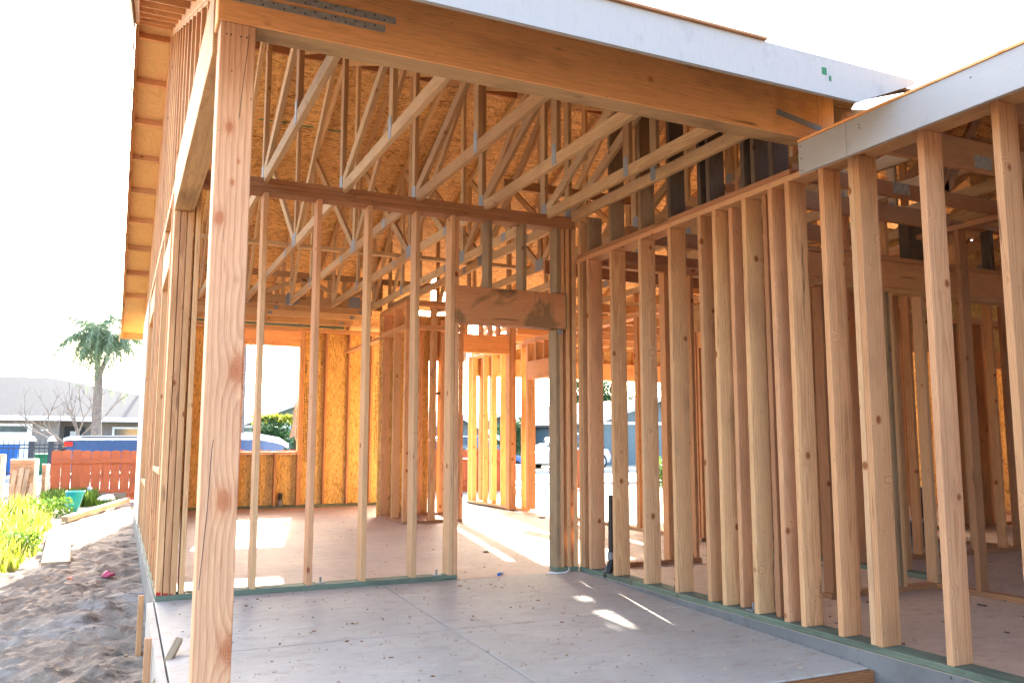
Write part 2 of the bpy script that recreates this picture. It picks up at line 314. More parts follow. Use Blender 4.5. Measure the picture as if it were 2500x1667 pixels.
M['grass'] = leafmat('weed_blade', [(0.12, 0.20, 0.015), (0.24, 0.29, 0.02), (0.42, 0.42, 0.06), (0.52, 0.47, 0.18)], 0.5)
M['weed'] = leafmat('weed_leaf', [(0.04, 0.11, 0.015), (0.09, 0.17, 0.02), (0.13, 0.2, 0.03)], 0.45)

# ------------------------------------------------------------------ mesh helpers
def link(o, parent=None):
    COL.objects.link(o)
    if parent is not None: o.parent = parent
    return o
def tag(o, label=None, cat=None, group=None, kind=None):
    if label: o['label'] = label
    if cat: o['category'] = cat
    if group: o['group'] = group
    if kind: o['kind'] = kind
    return o
def thing(name, label, cat, loc=(0, 0, 0), group=None):
    o = bpy.data.objects.new(name, None); o.location = loc; o.empty_display_size = 0.1
    COL.objects.link(o); return tag(o, label, cat, group)
def mesh(name, verts, faces, mat, parent=None, smooth=False):
    me = bpy.data.meshes.new(name); me.from_pydata([tuple(v) for v in verts], [], faces); me.update()
    for m in (mat if isinstance(mat, (list, tuple)) else [mat]): me.materials.append(m)
    if smooth:
        for p in me.polygons: p.use_smooth = True
    o = bpy.data.objects.new(name, me); link(o, parent)
    if parent is not None: o.location = -wloc(parent)
    return o
def wloc(p):
    v = Vector(p.location)
    while p.parent is not None:
        p = p.parent; v = v + Vector(p.location)
    return v
def bmo(name, bm, mat, parent=None, smooth=False):
    me = bpy.data.meshes.new(name); bm.normal_update(); bm.to_mesh(me); bm.free()
    for m in (mat if isinstance(mat, (list, tuple)) else [mat]): me.materials.append(m)
    if smooth:
        for p in me.polygons: p.use_smooth = True
    o = bpy.data.objects.new(name, me); link(o, parent)
    if parent is not None: o.location = -wloc(parent)
    return o
_cache = {}
def boxmesh(sx, sy, sz, mat, bev):
    """box centred in x,y, from z=0 to sz, softly bevelled, end grain a bit rough"""
    bm = bmesh.new()
    bmesh.ops.create_cube(bm, size=1)
    for v in bm.verts: v.co = Vector((v.co.x * sx, v.co.y * sy, (v.co.z + 0.5) * sz))
    if bev > 0:
        bmesh.ops.bevel(bm, geom=list(bm.edges), offset=min(bev, sx * 0.3, sy * 0.3), segments=1, affect='EDGES', profile=0.5)
    me = bpy.data.meshes.new('lumber'); bm.to_mesh(me); bm.free(); me.materials.append(mat); return me
AX = {'z': Matrix(((1, 0, 0), (0, 1, 0), (0, 0, 1))),
      'x': Matrix(((0, 0, 1), (1, 0, 0), (0, 1, 0))),
      'y': Matrix(((0, 1, 0), (0, 0, 1), (1, 0, 0)))}
def lum(par, name, x0, x1, y0, y1, z0, z1, mat, ax='z', bev=0.003, jit=0.0):
    dx, dy, dz = x1 - x0, y1 - y0, z1 - z0
    c = Vector(((x0 + x1) / 2, (y0 + y1) / 2, (z0 + z1) / 2))
    if ax == 'z': s = (dx, dy, dz); c.z = z0
    elif ax == 'x': s = (dy, dz, dx); c.x = x0
    else: s = (dz, dx, dy); c.y = y0
    me = boxmesh(*s, M[mat] if isinstance(mat, str) else mat, bev)
    o = bpy.data.objects.new(name, me)
    mw = AX[ax].to_4x4()
    if jit:
        mw = Matrix.Rotation(R(random.uniform(-jit, jit)), 4, 'X') @ Matrix.Rotation(R(random.uniform(-jit, jit)), 4, 'Y') @ Matrix.Rotation(R(random.uniform(-jit * 4, jit * 4)), 4, 'Z') @ mw
    link(o, par)
    mw.translation = c - (wloc(par) if par is not None else Vector((0, 0, 0)))
    o.matrix_basis = mw
    return o
def lumd(par, name, p0, p1, wid, dep, mat, side=Vector((1, 0, 0)), bev=0.003):
    """a member from p0 to p1; `wid` is measured along `side`, `dep` across it"""
    p0, p1 = Vector(p0), Vector(p1); d = p1 - p0; L = d.length; z = d / L
    x = (side - z * side.dot(z)).normalized(); y = z.cross(x)
    me = boxmesh(wid, dep, L, M[mat], bev); o = bpy.data.objects.new(name, me); link(o, par)
    mw = Matrix(((x.x, y.x, z.x, 0), (x.y, y.y, z.y, 0), (x.z, y.z, z.z, 0), (0, 0, 0, 1)))
    mw.translation = p0 - (wloc(par) if par is not None else Vector((0, 0, 0)))
    o.matrix_basis = mw; return o
def abox(bm, x0, x1, y0, y1, z0, z1):
    vs = [bm.verts.new(v) for v in ((x0, y0, z0), (x1, y0, z0), (x1, y1, z0), (x0, y1, z0), (x0, y0, z1), (x1, y0, z1), (x1, y1, z1), (x0, y1, z1))]
    for f in ((0, 3, 2, 1), (4, 5, 6, 7), (0, 1, 5, 4), (1, 2, 6, 5), (2, 3, 7, 6), (3, 0, 4, 7)): bm.faces.new([vs[i] for i in f])
    return vs
def boxo(name, mat, par, *b):
    bm = bmesh.new()
    for q in b: abox(bm, *q)
    return bmo(name, bm, M[mat], par)
def prism(name, poly, zf, th, mat, par=None):
    """slab whose underside follows zf(x,y) over a plan polygon"""
    n = len(poly); v = [(x, y, zf(x, y)) for x, y in poly] + [(x, y, zf(x, y) + th) for x, y in poly]
    f = [list(range(n))[::-1], [i + n for i in range(n)]] + [[i, (i + 1) % n, (i + 1) % n + n, i + n] for i in range(n)]
    return mesh(name, v, f, M[mat], par)
def tube(bm, pts, rads, seg=8, cap=True):
    rings = []
    for i, p in enumerate(pts):
        p = Vector(p); a = Vector(pts[max(0, i - 1)]); b = Vector(pts[min(len(pts) - 1, i + 1)]); t = (b - a).normalized()
        x = t.cross(Vector((0.31, 0.87, 0.2))).normalized(); y = t.cross(x); r = rads[i] if hasattr(rads, '__len__') else rads
        rings.append([bm.verts.new(p + x * (r * math.cos(2 * math.pi * k / seg)) + y * (r * math.sin(2 * math.pi * k / seg))) for k in range(seg)])
    for a, b in zip(rings, rings[1:]):
        for k in range(seg): bm.faces.new((a[k], a[(k + 1) % seg], b[(k + 1) % seg], b[k]))
    if cap: bm.faces.new(rings[0][::-1]); bm.faces.new(rings[-1])

T = 0.038
# ------------------------------------------------------------------ SETTING: ground, slabs
def gh(x, y):
    if y < 0: z = -0.44 + 0.05 * max(-3, y) * 0.8
    elif y < 1.5: z = -0.44 + (y / 1.5) * 0.20
    elif y < 12: z = -0.24 + (y - 1.5) / 10.5 * 0.12
    else: z = -0.12
    if x < -4.0 and y < 8: z -= min(0.10, (-4.0 - x) * 0.10) * (1 if y > 1.5 else 0.6)
    return z
def gdisp(x, y):
    k = 1.0 if y < 4 else max(0.3, 1 - (y - 4) / 8)
    n1 = noise.fractal(Vector((x * 1.3, y * 0.9, 0.3)), 0.9, 2.1, 4)
    n2 = noise.fractal(Vector((x * 3.2 + 7, y * 5.5, 2.3)), 0.8, 2.2, 5)
    n3 = noise.noise(Vector((x * 16, y * 22, 5)))
    r = 1 - abs(noise.noise(Vector((x * 2.4 + 3, y * 4.1 + 1, 9))))
    return k * (0.035 * n1 + 0.045 * n2 + 0.016 * n3 + 0.030 * abs(noise.noise(Vector((x * 7, y * 12, 1)))) + 0.035 * (r ** 4 - 0.4))
def build_ground():
    xs = [-7.6 + i * 0.032 for i in range(int(4.16 / 0.032) + 1)]; xs[-1] = -3.367
    ys = []; y = -4.2
    while y < 13.2: ys.append(y); y += 0.03 if y < 3 else (0.05 if y < 8 else 0.09)
    v = [(x, y, gh(x, y) + gdisp(x, y)) for y in ys for x in xs]; nx = len(xs)
    f = [(j * nx + i, j * nx + i + 1, (j + 1) * nx + i + 1, (j + 1) * nx + i) for j in range(len(ys) - 1) for i in range(nx - 1)]
    tag(mesh('dirt_yard', v, f, M['dirt'], None, True), kind='structure')
    s = 600
    tag(mesh('ground', [(-s, -s, -0.62), (s, -s, -0.62), (s, s, -0.62), (-s, s, -0.62)], [(0, 1, 2, 3)], M['dirt']), kind='structure')
build_ground()
tag(boxo('front_yard', 'dirt', None, (-30, 30, 8.45, 15.4, -0.6, -0.17)), kind='structure')
tag(boxo('side_yard', 'dirt', None, (-30, -7.6, -8, 8.4, -0.6, -0.3)), kind='structure')
tag(boxo('driveway', 'patio', None, (2.2, 9.5, 8.5, 16.5, -0.3, -0.13)), kind='structure')
tag(boxo('street', 'street', None, (-200, 200, 16.5, 25.0, -0.6, -0.20)), kind='structure')
tag(boxo('kerb', 'curb', None, (-200, 200, 15.4, 16.0, -0.6, -0.08), (-200, 200, 25.0, 25.4, -0.6, -0.06)), kind='structure')
tag(boxo('lawn', 'limeblk', None, (-200, 200, 25.4, 80, -0.6, -0.05)), kind='structure')

# house slab: top z=0; entry recess left open
tag(boxo('house_slab', 'floor', None, (-3.352, 1.0, 0.0, 8.25, -0.45, 0.0), (1.0, 2.3, 0.0, 5.86, -0.45, 0.0), (0.004, 9.2, -8.0, 0.0, -0.6, 0.0)), kind='structure')
tag(boxo('garage_floor', 'floor', None, (2.3, 9.2, 0.0, 8.45, -0.45, -0.004)), kind='structure')
tag(boxo('foundation_wall', 'stem', None, (-3.366, -3.352, 0.0, 8.26, -0.6, -0.003), (0.0, 0.004, -8.0, 0.0, -0.6, -0.003)), kind='structure')
tag(boxo('entry_slab', 'patio', None, (1.0, 2.3, 5.86, 8.6, -0.45, -0.03)), kind='structure')
# porch slab falls away from the house: 0 at the wall, -0.08 at the front edge
def pz(x, y): return 0.026 * y
def porch():
    xs = [-3.352, -1.735, -0.003]; ys = [-3.065, -1.49, -0.003]; g = 0.005
    bm = bmesh.new()
    for i in range(2):
        for j in range(2):
            x0 = xs[i] + (g if i else 0); x1 = xs[i + 1] - (0 if i else g); y0 = ys[j] + (g if j else 0); y1 = ys[j + 1] - (0 if j else g)
            top = [(x0, y0), (x1, y0), (x1, y1), (x0, y1)]
            a = [bm.verts.new((x, y, pz(x, y))) for x, y in top]
            r = 0.010; ins = [(x0 - r * (0 if i == 0 else 1), 0)]
            b = [bm.verts.new((x, y, pz(x, y) - 0.03)) for x, y in top]
            bm.faces.new(a)
            for k in range(4): bm.faces.new((a[(k + 1) % 4], a[k], b[k], b[(k + 1) % 4]))
    geom = [e for e in bm.edges if len(e.link_faces) == 2 and all(v.co.z > pz(v.co.x, v.co.y) - 0.001 for v in e.verts)]
    bmesh.ops.bevel(bm, geom=geom, offset=0.006, segments=2, affect='EDGES', profile=0.5)
    abox(bm, -3.352, -0.003, -3.065, -0.003, -0.45, -0.105)
    v = [(-3.352, -3.065), (-0.003, -3.065), (-0.003, -0.003), (-3.352, -0.003)]
    lo = [bm.verts.new((x, y, -0.105)) for x, y in v]; hi = [bm.verts.new((x, y, pz(x, y) - 0.022)) for x, y in v]
    bm.faces.new(hi)
    for k in range(4): bm.faces.new((lo[k], lo[(k + 1) % 4], hi[(k + 1) % 4], hi[k]))
    # narrow border poured outside the joint on the left
    x0, x1 = -3.402, -3.362; q = [(x0, -3.065), (x1, -3.065), (x1, -0.003), (x0, -0.003)]
    lo = [bm.verts.new((x, y, -0.5)) for x, y in q]; hi = [bm.verts.new((x, y, pz(x, y) - 0.002)) for x, y in q]
    bm.faces.new(hi)
    for k in range(4): bm.faces.new((lo[k], lo[(k + 1) % 4], hi[(k + 1) % 4], hi[k]))
    tag(bmo('porch_slab', bm, M['patio']), kind='structure')
porch()

# ------------------------------------------------------------------ BACK WALL OF THE PORCH (y = 0 .. 0.14)
D6, D4 = 0.14, 0.089
bw = thing('stud_wall', 'two by six stud wall at the back of the porch with a header over its doorway', 'stud wall', (-1.67, 0.07, 0))
ZS, ZT = 2.984, 3.06
lum(bw, 'sole_plate', -3.35, -1.12, 0, D6, 0, T, 'treated', 'x')
lum(bw, 'sole_plate', -0.215, -0.004, 0, D6, 0, T, 'treated', 'x')
for x in (-2.721, -2.315, -1.908, -1.502): lum(bw, 'stud', x, x + T, 0.001, D6, T, ZS, 'stud', jit=0.12)
for i, x in enumerate((-3.348, -3.302, -3.257)): lum(bw, 'corner_stud', x, x + 0.041, 0.001, D6, T, 2.768, 'fir')
lum(bw, 'corner_stud', -3.20, -3.20 + 0.036, 0.004, D6, T, 2.984, 'stud')
lum(bw, 'king_stud', -1.196, -1.160, 0.001, D6, T, ZS, 'stud'); lum(bw, 'jack_stud', -1.157, -1.120, 0.001, D6, T, 2.078, 'stud')
lum(bw, 'king_stud', -1.157, -1.120, 0.012, D6, 2.392, ZS, 'stud')
for x in (-0.86, -0.535): lum(bw, 'cripple_stud', x, x + T, 0.001, D6, 2.395, ZS, 'grey')
lum(bw, 'jack_stud', -0.214, -0.178, 0.001, D6, T, 2.076, 'grey'); lum(bw, 'jack_stud', -0.176, -0.140, 0.004, D6, T, 2.076, 'stud')
lum(bw, 'cripple_stud', -0.20, -0.162, 0.001, D6, 2.40, ZS, 'grey'); lum(bw, 'cripple_stud', -0.158, -0.121, 0.004, D6, 2.40, ZS, 'fir')
lum(bw, 'king_stud', -0.108, -0.072, 0.002, D6, T, ZS, 'stud'); lum(bw, 'king_stud', -0.045, -0.006, 0.001, D6, T, ZS, 'stud')
hd = bw; lum(bw, 'header', -1.157, -0.116, -0.008, 0.12, 2.079, 2.392, 'header', 'x')
lum(bw, 'green_end_strip', -0.1155, -0.1095, -0.010, 0.10, 2.079, 2.392, 'green', 'z', 0)
lum(bw, 'top_plate', -3.20, -0.004, 0, D6, ZS, ZS + T, 'plate', 'x'); lum(bw, 'top_plate', -3.20, -2.02, 0.002, D6, ZS + T + 0.001, ZT, 'plate', 'x')
lum(bw, 'top_plate', -2.018, -0.004, 0.002, D6, ZS + T + 0.001, ZT, 'plate', 'x')
TX = [-2.73 + 0.61 * k for k in range(5)]
for a, b in zip([-3.19] + [t + T for t in TX], TX + [-0.01]): lum(bw, 'block', a + .002, b - .002, 0.006, D6, ZT + .001, ZT + T, 'plate', 'x')
for p in ((-1.28, 0.05), (-2.95, 0.08), (-2.2, 0.07)):       # anchor bolts
    ab = boxo('anchor_plate', 'galv', bw, (p[0] - 0.035, p[0] + 0.035, p[1] - 0.03, p[1] + 0.03, T, T + 0.006))
    bm = bmesh.new(); tube(bm, [(p[0], p[1], T), (p[0], p[1], T + 0.045)], 0.008, 8); bmo('bolt', bm, M['galv'], ab)
# pencilled marks on the header (D over a looped figure)
def curve_line(name, pts, r, mat, par):
    bm = bmesh.new(); tube(bm, pts, r, 5); return bmo(name, bm, M[mat], par)
def hp(u, v): return (-1.157 + (u - 1120) / (1376 - 1120) * 1.04, -0.0085, 2.392 - (v - 0) / 82 * 0.313)
mk = []
for t in range(0, 26):
    a = -1.9 + t / 25 * 3.7; mk.append(hp(1300 + 12 * math.cos(a), 17 - 16 * math.sin(-a)))
curve_line('pencil_mark', [hp(1302, 2), hp(1303, 16), hp(1299, 32)] + mk[::-1], 0.0012, 'iron', hd)
curve_line('pencil_mark', [hp(1284 + 9 * math.cos(t * .5), 47 + 10 * math.sin(t * .5)) for t in range(14)], 0.0012, 'iron', hd)
curve_line('pencil_mark', [hp(1296 + 30 * math.cos(-1.3 + t * .14), 42 + 20 * math.sin(-1.3 + t * .14)) for t in range(22)], 0.0012, 'iron', hd)
# red spray on the corner studs
boxo('paint_mark', 'red', bw, (-3.345, -3.315, -0.0005, 0.001, T + .002, 0.062), (-3.302, -3.27, -0.0005, 0.001, T + .002, 0.052), (-3.255, -3.24, -0.0005, 0.001, T + .002, 0.048))

def zfront0(y): return 3.06 + 0.4167 * (y + 2.86)
# ------------------------------------------------------------------ RIGHT WALL OF THE PORCH (x = 0 .. 0.14)
rw = thing('stud_wall', 'long stud wall along the right side of the porch on a green treated plate', 'stud wall', (0.07, -3.5, 0))
lum(rw, 'sole_plate', 0, D6, -0.385, -0.001, 0, T, 'treated', 'y'); lum(rw, 'sole_plate', 0.001, D6, -5.9, -0.44, 0, T, 'treated', 'y')
ZR = 2.678
RY = [-0.20, -0.585, -1.015, -1.408, -1.778, -1.928, -2.232, -2.492, -2.627, -2.905, -3.572, -3.98, -4.38, -4.79, -5.2]
for i, y in enumerate(RY): lum(rw, 'stud', 0.001, D6, y, y + T, T, ZR, 'fir' if i in (1, 3, 8, 9, 11) else 'stud', jit=0.15)
lum(rw, 'stud', 0.001, D6, -3.163, -3.163 + T, T, ZR, 'fir'); lum(rw, 'stud', 0.004, D6, -3.122, -3.122 + T, T, ZR, 'stud')
for y, m in ((-0.045, 'stud'), (-0.09, 'stud')): lum(rw, 'corner_stud', 0.002, D6, y, y + 0.036, T, ZR, m)
for y, m in ((-2.36, 'darkw'), (-2.03, 'stud')): lum(rw, 'nailer', 0.06, D6 + .01, y, y + T, T, ZR, 'plate' if m == 'darkw' else m)
for a, b in ((-5.9, -1.42), (-1.418, -0.001)): lum(rw, 'top_plate', 0, D6, a, b, ZR, ZR + T, 'fir', 'y')
lum(rw, 'top_plate', 0.002, D6, -2.64, -0.001, ZR + T + .001, ZR + 2 * T, 'plate', 'y'); lum(rw, 'top_plate', 0.002, D6, -5.9, -2.72, ZR + T + .001, ZR + 2 * T, 'fir', 'y')
for i, y in enumerate((-0.06, -0.21, -0.578, -1.02, -1.415, -1.773, -1.87, -2.232, -2.33, -2.495)):
    z1 = 3.055 if i < 2 else zfront0(y) - 0.004
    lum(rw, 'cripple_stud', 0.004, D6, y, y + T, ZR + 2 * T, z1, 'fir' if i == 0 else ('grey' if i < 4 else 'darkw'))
for p in ((0.07, -0.33), (0.06, -2.12), (0.07, -4.2)):
    ab = boxo('anchor_plate', 'galv', rw, (p[0] - 0.035, p[0] + 0.035, p[1] - 0.035, p[1] + 0.035, T, T + 0.006))
    bm = bmesh.new(); tube(bm, [(p[0], p[1], T), (p[0], p[1], T + 0.05)], 0.009, 8); bmo('bolt', bm, M['galv'], ab)

# ------------------------------------------------------------------ PORCH POST AND BEAMS
pp = thing('porch_post', 'big square fir post holding the left end of the porch beam', 'post', (-3.26, -2.79, -0.08))
lum(pp, 'shaft', -3.332, -3.188, -2.861, -2.72, -0.076, 2.858, 'post', 'z', 0.004)
def nail(par, a_, b_, r_=0.0035):
    bm = bmesh.new(); tube(bm, [a_, b_], r_, 6); return bmo('nail', bm, M['iron'], par)
for x in (-3.306, -3.290, -3.250, -3.226): nail(pp, (x, -2.864, 2.80), (x, -2.860, 2.803))
curve_line('crack', [(-3.215, -2.8615, 2.815), (-3.226, -2.8615, 2.68), (-3.236, -2.8615, 2.56), (-3.243, -2.8615, 2.44)], 0.0011, 'iron', pp)
curve_line('crack', [(-3.2905, -2.8615, 1.10), (-3.295, -2.8615, 1.06), (-3.299, -2.8615, 0.92), (-3.302, -2.8615, 0.83), (-3.305, -2.8615, 0.77), (-3.313, -2.8615, 0.65), (-3.321, -2.8615, 0.52)], 0.0012, 'iron', pp)
fb = thing('porch_beam', 'orange glued beam spanning the front of the porch', 'beam', (-1.7, -2.79, 2.86))
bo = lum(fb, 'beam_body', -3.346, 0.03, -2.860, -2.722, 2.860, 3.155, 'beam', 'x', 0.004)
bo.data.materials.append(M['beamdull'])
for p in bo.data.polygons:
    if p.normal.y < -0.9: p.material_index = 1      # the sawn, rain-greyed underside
lum(fb, 'beam_end_block', 0.031, 0.16, -2.860, -2.722, 2.80, 3.20, 'beam', 'z', 0.004)
for z0, x1 in ((2.955, -2.62), (3.005, -2.57)): lum(fb, 'steel_strap', -3.345, x1, -2.8635, -2.8605, z0, z0 + 0.034, 'strap', 'x', 0)
lumd(fb, 'steel_strap', (-0.29, -2.862, 2.985), (0.05, -2.862, 2.935), 0.003, 0.034, 'galv', Vector((0, 1, 0)), 0)
sb = thing('side_beam', 'weathered beam running back from the porch post on the left', 'beam', (-3.28, -1.4, 2.77))
lum(sb, 'beam_body', -3.351, -3.213, -2.72, 0.14, 2.771, 3.058, 'beamdull', 'y', 0.004)
lum(sb, 'top_plate', -3.351, -3.213, -2.72, 0.14, 3.0585, 3.096, 'stud', 'y')
lum(sb, 'top_plate', -3.350, -3.213, -2.72, 0.14, 3.0965, 3.134, 'stud', 'y')

# ------------------------------------------------------------------ LEFT GABLE WALL (outer face x = -3.35)
gw = thing('gable_wall', 'tall gable end stud wall seen edge-on at the far left of the house', 'stud wall', (-3.3, 2.7, 0))
def zfront(y): return 3.06 + 0.4167 * (y + 2.86)
def zfar(y): return 3.06 + 0.4167 * (8.24 - y)
def zroof(y): return min(zfront(y), zfar(y))
X0, X1 = -3.349, -3.349 + D6
lum(gw, 'sole_plate', -3.352, X1, 0.142, 8.24, 0, T, 'treated', 'y')
k = 0; y = -2.3
while y < 8.2:
    if y < 0.1:
        if zroof(y) > 3.2: lum(gw, 'gable_stud', X0, X0 + D4, y, y + T, 3.135, zroof(y) - 0.005, 'stud')
    else: lum(gw, 'gable_stud', X0, X0 + D4, y, y + T, 3.062, zroof(y) - 0.005, 'stud')
    y += 0.4064
for y in (0.15, 0.40, 1.62, 1.665, 2.02, 2.43, 2.83, 3.24, 3.62, 3.66, 5.36, 5.40, 5.8, 6.2, 6.6, 7.0, 7.4, 7.8, 8.09):
    lum(gw, 'stud', X0, X1, y, y + T, T, 2.98, 'stud')
lum(gw, 'top_plate', X0, X1, 0.142, 8.24, 2.982, 3.02, 'stud', 'y'); lum(gw, 'top_plate', X0 + .001, X1, 0.142, 8.24, 3.021, 3.06, 'stud', 'y')
lum(gw, 'header', X0 - .001, X0 + 0.12, 0.44, 1.618, 2.44, 2.72, 'fir', 'y'); lum(gw, 'sill', X0, X1, 0.44, 1.618, 0.845, 0.883, 'stud', 'y')
lum(gw, 'header', X0 - .001, X0 + 0.12, 3.70, 5.358, 2.58, 2.87, 'fir', 'y'); lum(gw, 'sill', X0, X1, 3.70, 5.358, 0.60, 0.638, 'stud', 'y')
for y in (0.80, 1.2): lum(gw, 'cripple_stud', X0, X1, y, y + T, T, 0.843, 'stud')
for y in (4.0, 4.4, 4.8): lum(gw, 'cripple_stud', X0, X1, y, y + T, T, 0.598, 'stud')
boxo('sheathing_panel', 'cream', gw, (-3.362, -3.3505, 5.60, 8.25, 0.02, 2.97))
for (a, b) in (((X0 - .002, -2.72, 3.06), (X0 - .002, 2.69, 5.35)), ((X0 - .002, 8.24, 3.03), (X0 - .002, 2.69, 5.345))):
    lumd(gw, 'rake_block', Vector(a) + Vector((0.02, 0, 0.07)), Vector(b) + Vector((0.02, 0, 0.07)), T, 0.12, 'stud')
    lumd(gw, 'rake_plate', Vector(a) + Vector((0.05, 0, -0.0)), Vector(b) + Vector((0.05, 0, 0.0)), 0.09, T, 'stud')

# ------------------------------------------------------------------ MAIN ROOF
rf = thing('roof', 'main gable roof of bare strand board over the porch and the rooms behind', 'roof', (-1, 2.69, 5.4))
UD = 0.10    # deck underside above the top chord underside
zF = lambda x, y: 3.06 + UD + 0.4167 * (y + 2.86)
zB = lambda x, y: 3.06 + UD + 0.4167 * (8.24 - y)
RX = 9.4
prism('roof_deck', [(-3.344, 2.69), (0.75, 2.69), (0.75, 7.70), (-3.344, 7.70)], zB, 0.012, 'osb', rf)
for a_, b_ in ((-3.344, -3.02), (-2.42, -2.34), (-1.76, -1.66), (-0.86, 0.75)): prism('roof_deck', [(a_, 7.70), (b_, 7.70), (b_, 7.93), (a_, 7.93)], zB, 0.012, 'osb', rf)
prism('roof_deck', [(-3.344, 7.93), (0.75, 7.93), (0.75, 8.24), (-3.344, 8.24)], zB, 0.012, 'osb', rf)
prism('roof_deck', [(0.75, 2.69), (3.1, 2.69), (3.1, 6.6), (0.75, 6.6)], zB, 0.012, 'osb', rf)
prism('roof_deck', [(0.75, 6.6), (0.965, 6.6), (1.20, 7.30), (1.20, 7.62), (0.95, 7.62), (0.95, 8.86), (0.75, 8.86)], zB, 0.012, 'osb', rf)  # slanted edge shapes a slot for the sun patches on the porch
prism('roof_deck', [(1.105, 6.6), (1.36, 6.6), (1.36, 7.30), (1.31, 7.30)], zB, 0.012, 'osb', rf)
prism('roof_deck', [(1.02, 6.88), (1.24, 6.88), (1.28, 7.01), (1.06, 7.01)], lambda x, y: zB(x, y) + .013, 0.012, 'osb', rf)  # bar added across the slot to split the sunlight into separate patches
prism('roof_deck', [(1.20, 7.30), (1.46, 7.30), (1.46, 7.62), (1.20, 7.62)], zB, 0.012, 'osb', rf)
prism('roof_deck', [(1.46, 6.6), (2.0, 6.6), (2.0, 7.62), (1.46, 7.62)], zB, 0.012, 'osb', rf)
prism('roof_deck', [(2.0, 6.6), (3.1, 6.6), (3.1, 7.6), (2.0, 7.6)], zB, 0.012, 'osb', rf)
prism('roof_deck', [(3.1, 2.69), (RX, 2.69), (RX, 8.24), (3.1, 8.24)], zB, 0.012, 'osb', rf)
prism('roof_deck', [(-3.344, -2.86), (0.35, -2.86), (2.2, -1.0), (RX, 2.5), (RX, 2.69), (-3.344, 2.69)], zF, 0.012, 'osb', rf)
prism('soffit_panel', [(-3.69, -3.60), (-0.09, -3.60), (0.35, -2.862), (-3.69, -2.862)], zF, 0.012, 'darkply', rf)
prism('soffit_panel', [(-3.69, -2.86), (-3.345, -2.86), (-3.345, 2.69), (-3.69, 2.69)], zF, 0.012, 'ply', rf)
prism('soffit_panel', [(-3.69, 2.69), (-3.345, 2.69), (-3.345, 8.24), (-3.69, 8.24)], zB, 0.012, 'ply', rf)
prism('soffit_panel', [(-3.69, 8.242), (0.75, 8.242), (0.75, 8.86), (-3.69, 8.86)], zB, 0.012, 'ply', rf)
prism('soffit_panel', [(3.1, 8.242), (RX, 8.242), (RX, 8.86), (3.1, 8.86)], zB, 0.012, 'ply', rf)
bm = bmesh.new()
for z0_, x1_ in ((2.955, -2.62), (3.005, -2.57)):
    x_ = -3.30; kk = 0
    while x_ < x1_ - .02:
        tube(bm, [(x_, -2.8632, z0_ + (.009 if kk % 2 else .025)), (x_, -2.8655, z0_ + (.009 if kk % 2 else .025))], 0.0042, 6); x_ += 0.045; kk += 1
bmo('strap_nails', bm, M['iron'], fb)
# rake boards, lookouts, eave boards
for a, b, m in (((-3.675, -3.58, zF(0, -3.58) - 0.045), (-3.675, 2.69, zF(0, 2.69) - 0.045), 'fir'), ((-3.675, 8.85, zB(0, 8.85) - 0.045), (-3.675, 2.69, zB(0, 2.69) - 0.045), 'fir')):
    lumd(rf, 'barge_rafter', a, b, T, 0.089, m)
for a, b in (((-3.706, -3.62, zF(0, -3.62) - 0.07), (-3.706, 2.69, zF(0, 2.69) - 0.07)), ((-3.706, 8.89, zB(0, 8.89) - 0.07), (-3.706, 2.69, zB(0, 2.69) - 0.07))):
    lumd(rf, 'rake_board', a, b, 0.019, 0.17, 'primed')
y = 2.86
while y < 8.3:
    z = zB(0, y); lumd(rf, 'lookout', (-3.655, y, z - 0.047), (-3.262, y, z - 0.047), 0.036, 0.087, 'fir', Vector((0, 1, -0.4167))); y += 0.605
y = 2.3
while y > -3.3:
    z = zF(0, y); lumd(rf, 'lookout', (-3.655, y, z - 0.047), (-3.262, y, z - 0.047), 0.036, 0.087, 'fir', Vector((0, 1, 0.4167))); y -= 0.605
# front fascia, end cut on the slope of the wing roof
zt = 2.902; xr = -0.088
poly = [(-3.72, zt - 0.187), (-0.494, zt - 0.187), (xr, zt - 0.022), (xr, zt), (-3.72, zt)]
lum(rf, 'roof_edge', -3.72, -1.06, -3.64, -3.57, 2.9025, 2.914, 'plate', 'x', 0)
v = [(x, -3.622, z) for x, z in poly] + [(x, -3.600, z) for x, z in poly]; q = len(poly)
me_f = mesh('fascia_board', v, [list(range(q)), [i + q for i in range(q)][::-1]] + [[(i + 1) % q, i, i + q, (i + 1) % q + q] for i in range(q)], M['primed'], rf)
lum(rf, 'sub_fascia', -3.68, -0.50, -3.598, -3.565, zt - 0.17, zt - 0.03, 'plate', 'x')
boxo('green_stain', 'greentrim', rf, (-0.72, -0.69, -3.6235, -3.6222, zt - 0.09, zt - 0.055), (-0.675, -0.662, -3.6235, -3.6222, zt - 0.115, zt - 0.09))
lum(rf, 'eave_board', -3.68, 0.75, 8.85, 8.888, 2.80, 2.93, 'fir', 'x')
lum(rf, 'eave_board', 3.1, RX, 8.85, 8.888, 2.80, 2.93, 'fir', 'x')
# green sealed panel edge showing in the deck joint
for a, b in ((-2.66, -2.46), (-2.28, -1.95), (-1.86, -1.62), (-1.5, -1.2)):
    yy = 3.80; lumd(rf, 'sealed_edge', (a, yy, zB(0, yy) - 0.001), (b, yy - 0.012, zB(0, yy - .012) - 0.001), 0.022, 0.002, 'greentrim', Vector((0, 1, -.4167)), 0)
# dark strips on the deck joints
for i, yy in enumerate((5.02, 6.24)):
    lumd(rf, 'panel_seam', (-3.3, yy, zB(0, yy) - 0.0006), (0.74, yy, zB(0, yy) - 0.0006), 0.004, 0.0012, 'iron', Vector((0, 1, -.4167)), 0)
lum(rf, 'ridge_block', -3.2, RX - .1, 2.672, 2.71, zF(0, 2.69) - 0.10, zF(0, 2.69) - 0.005, 'plate', 'x')

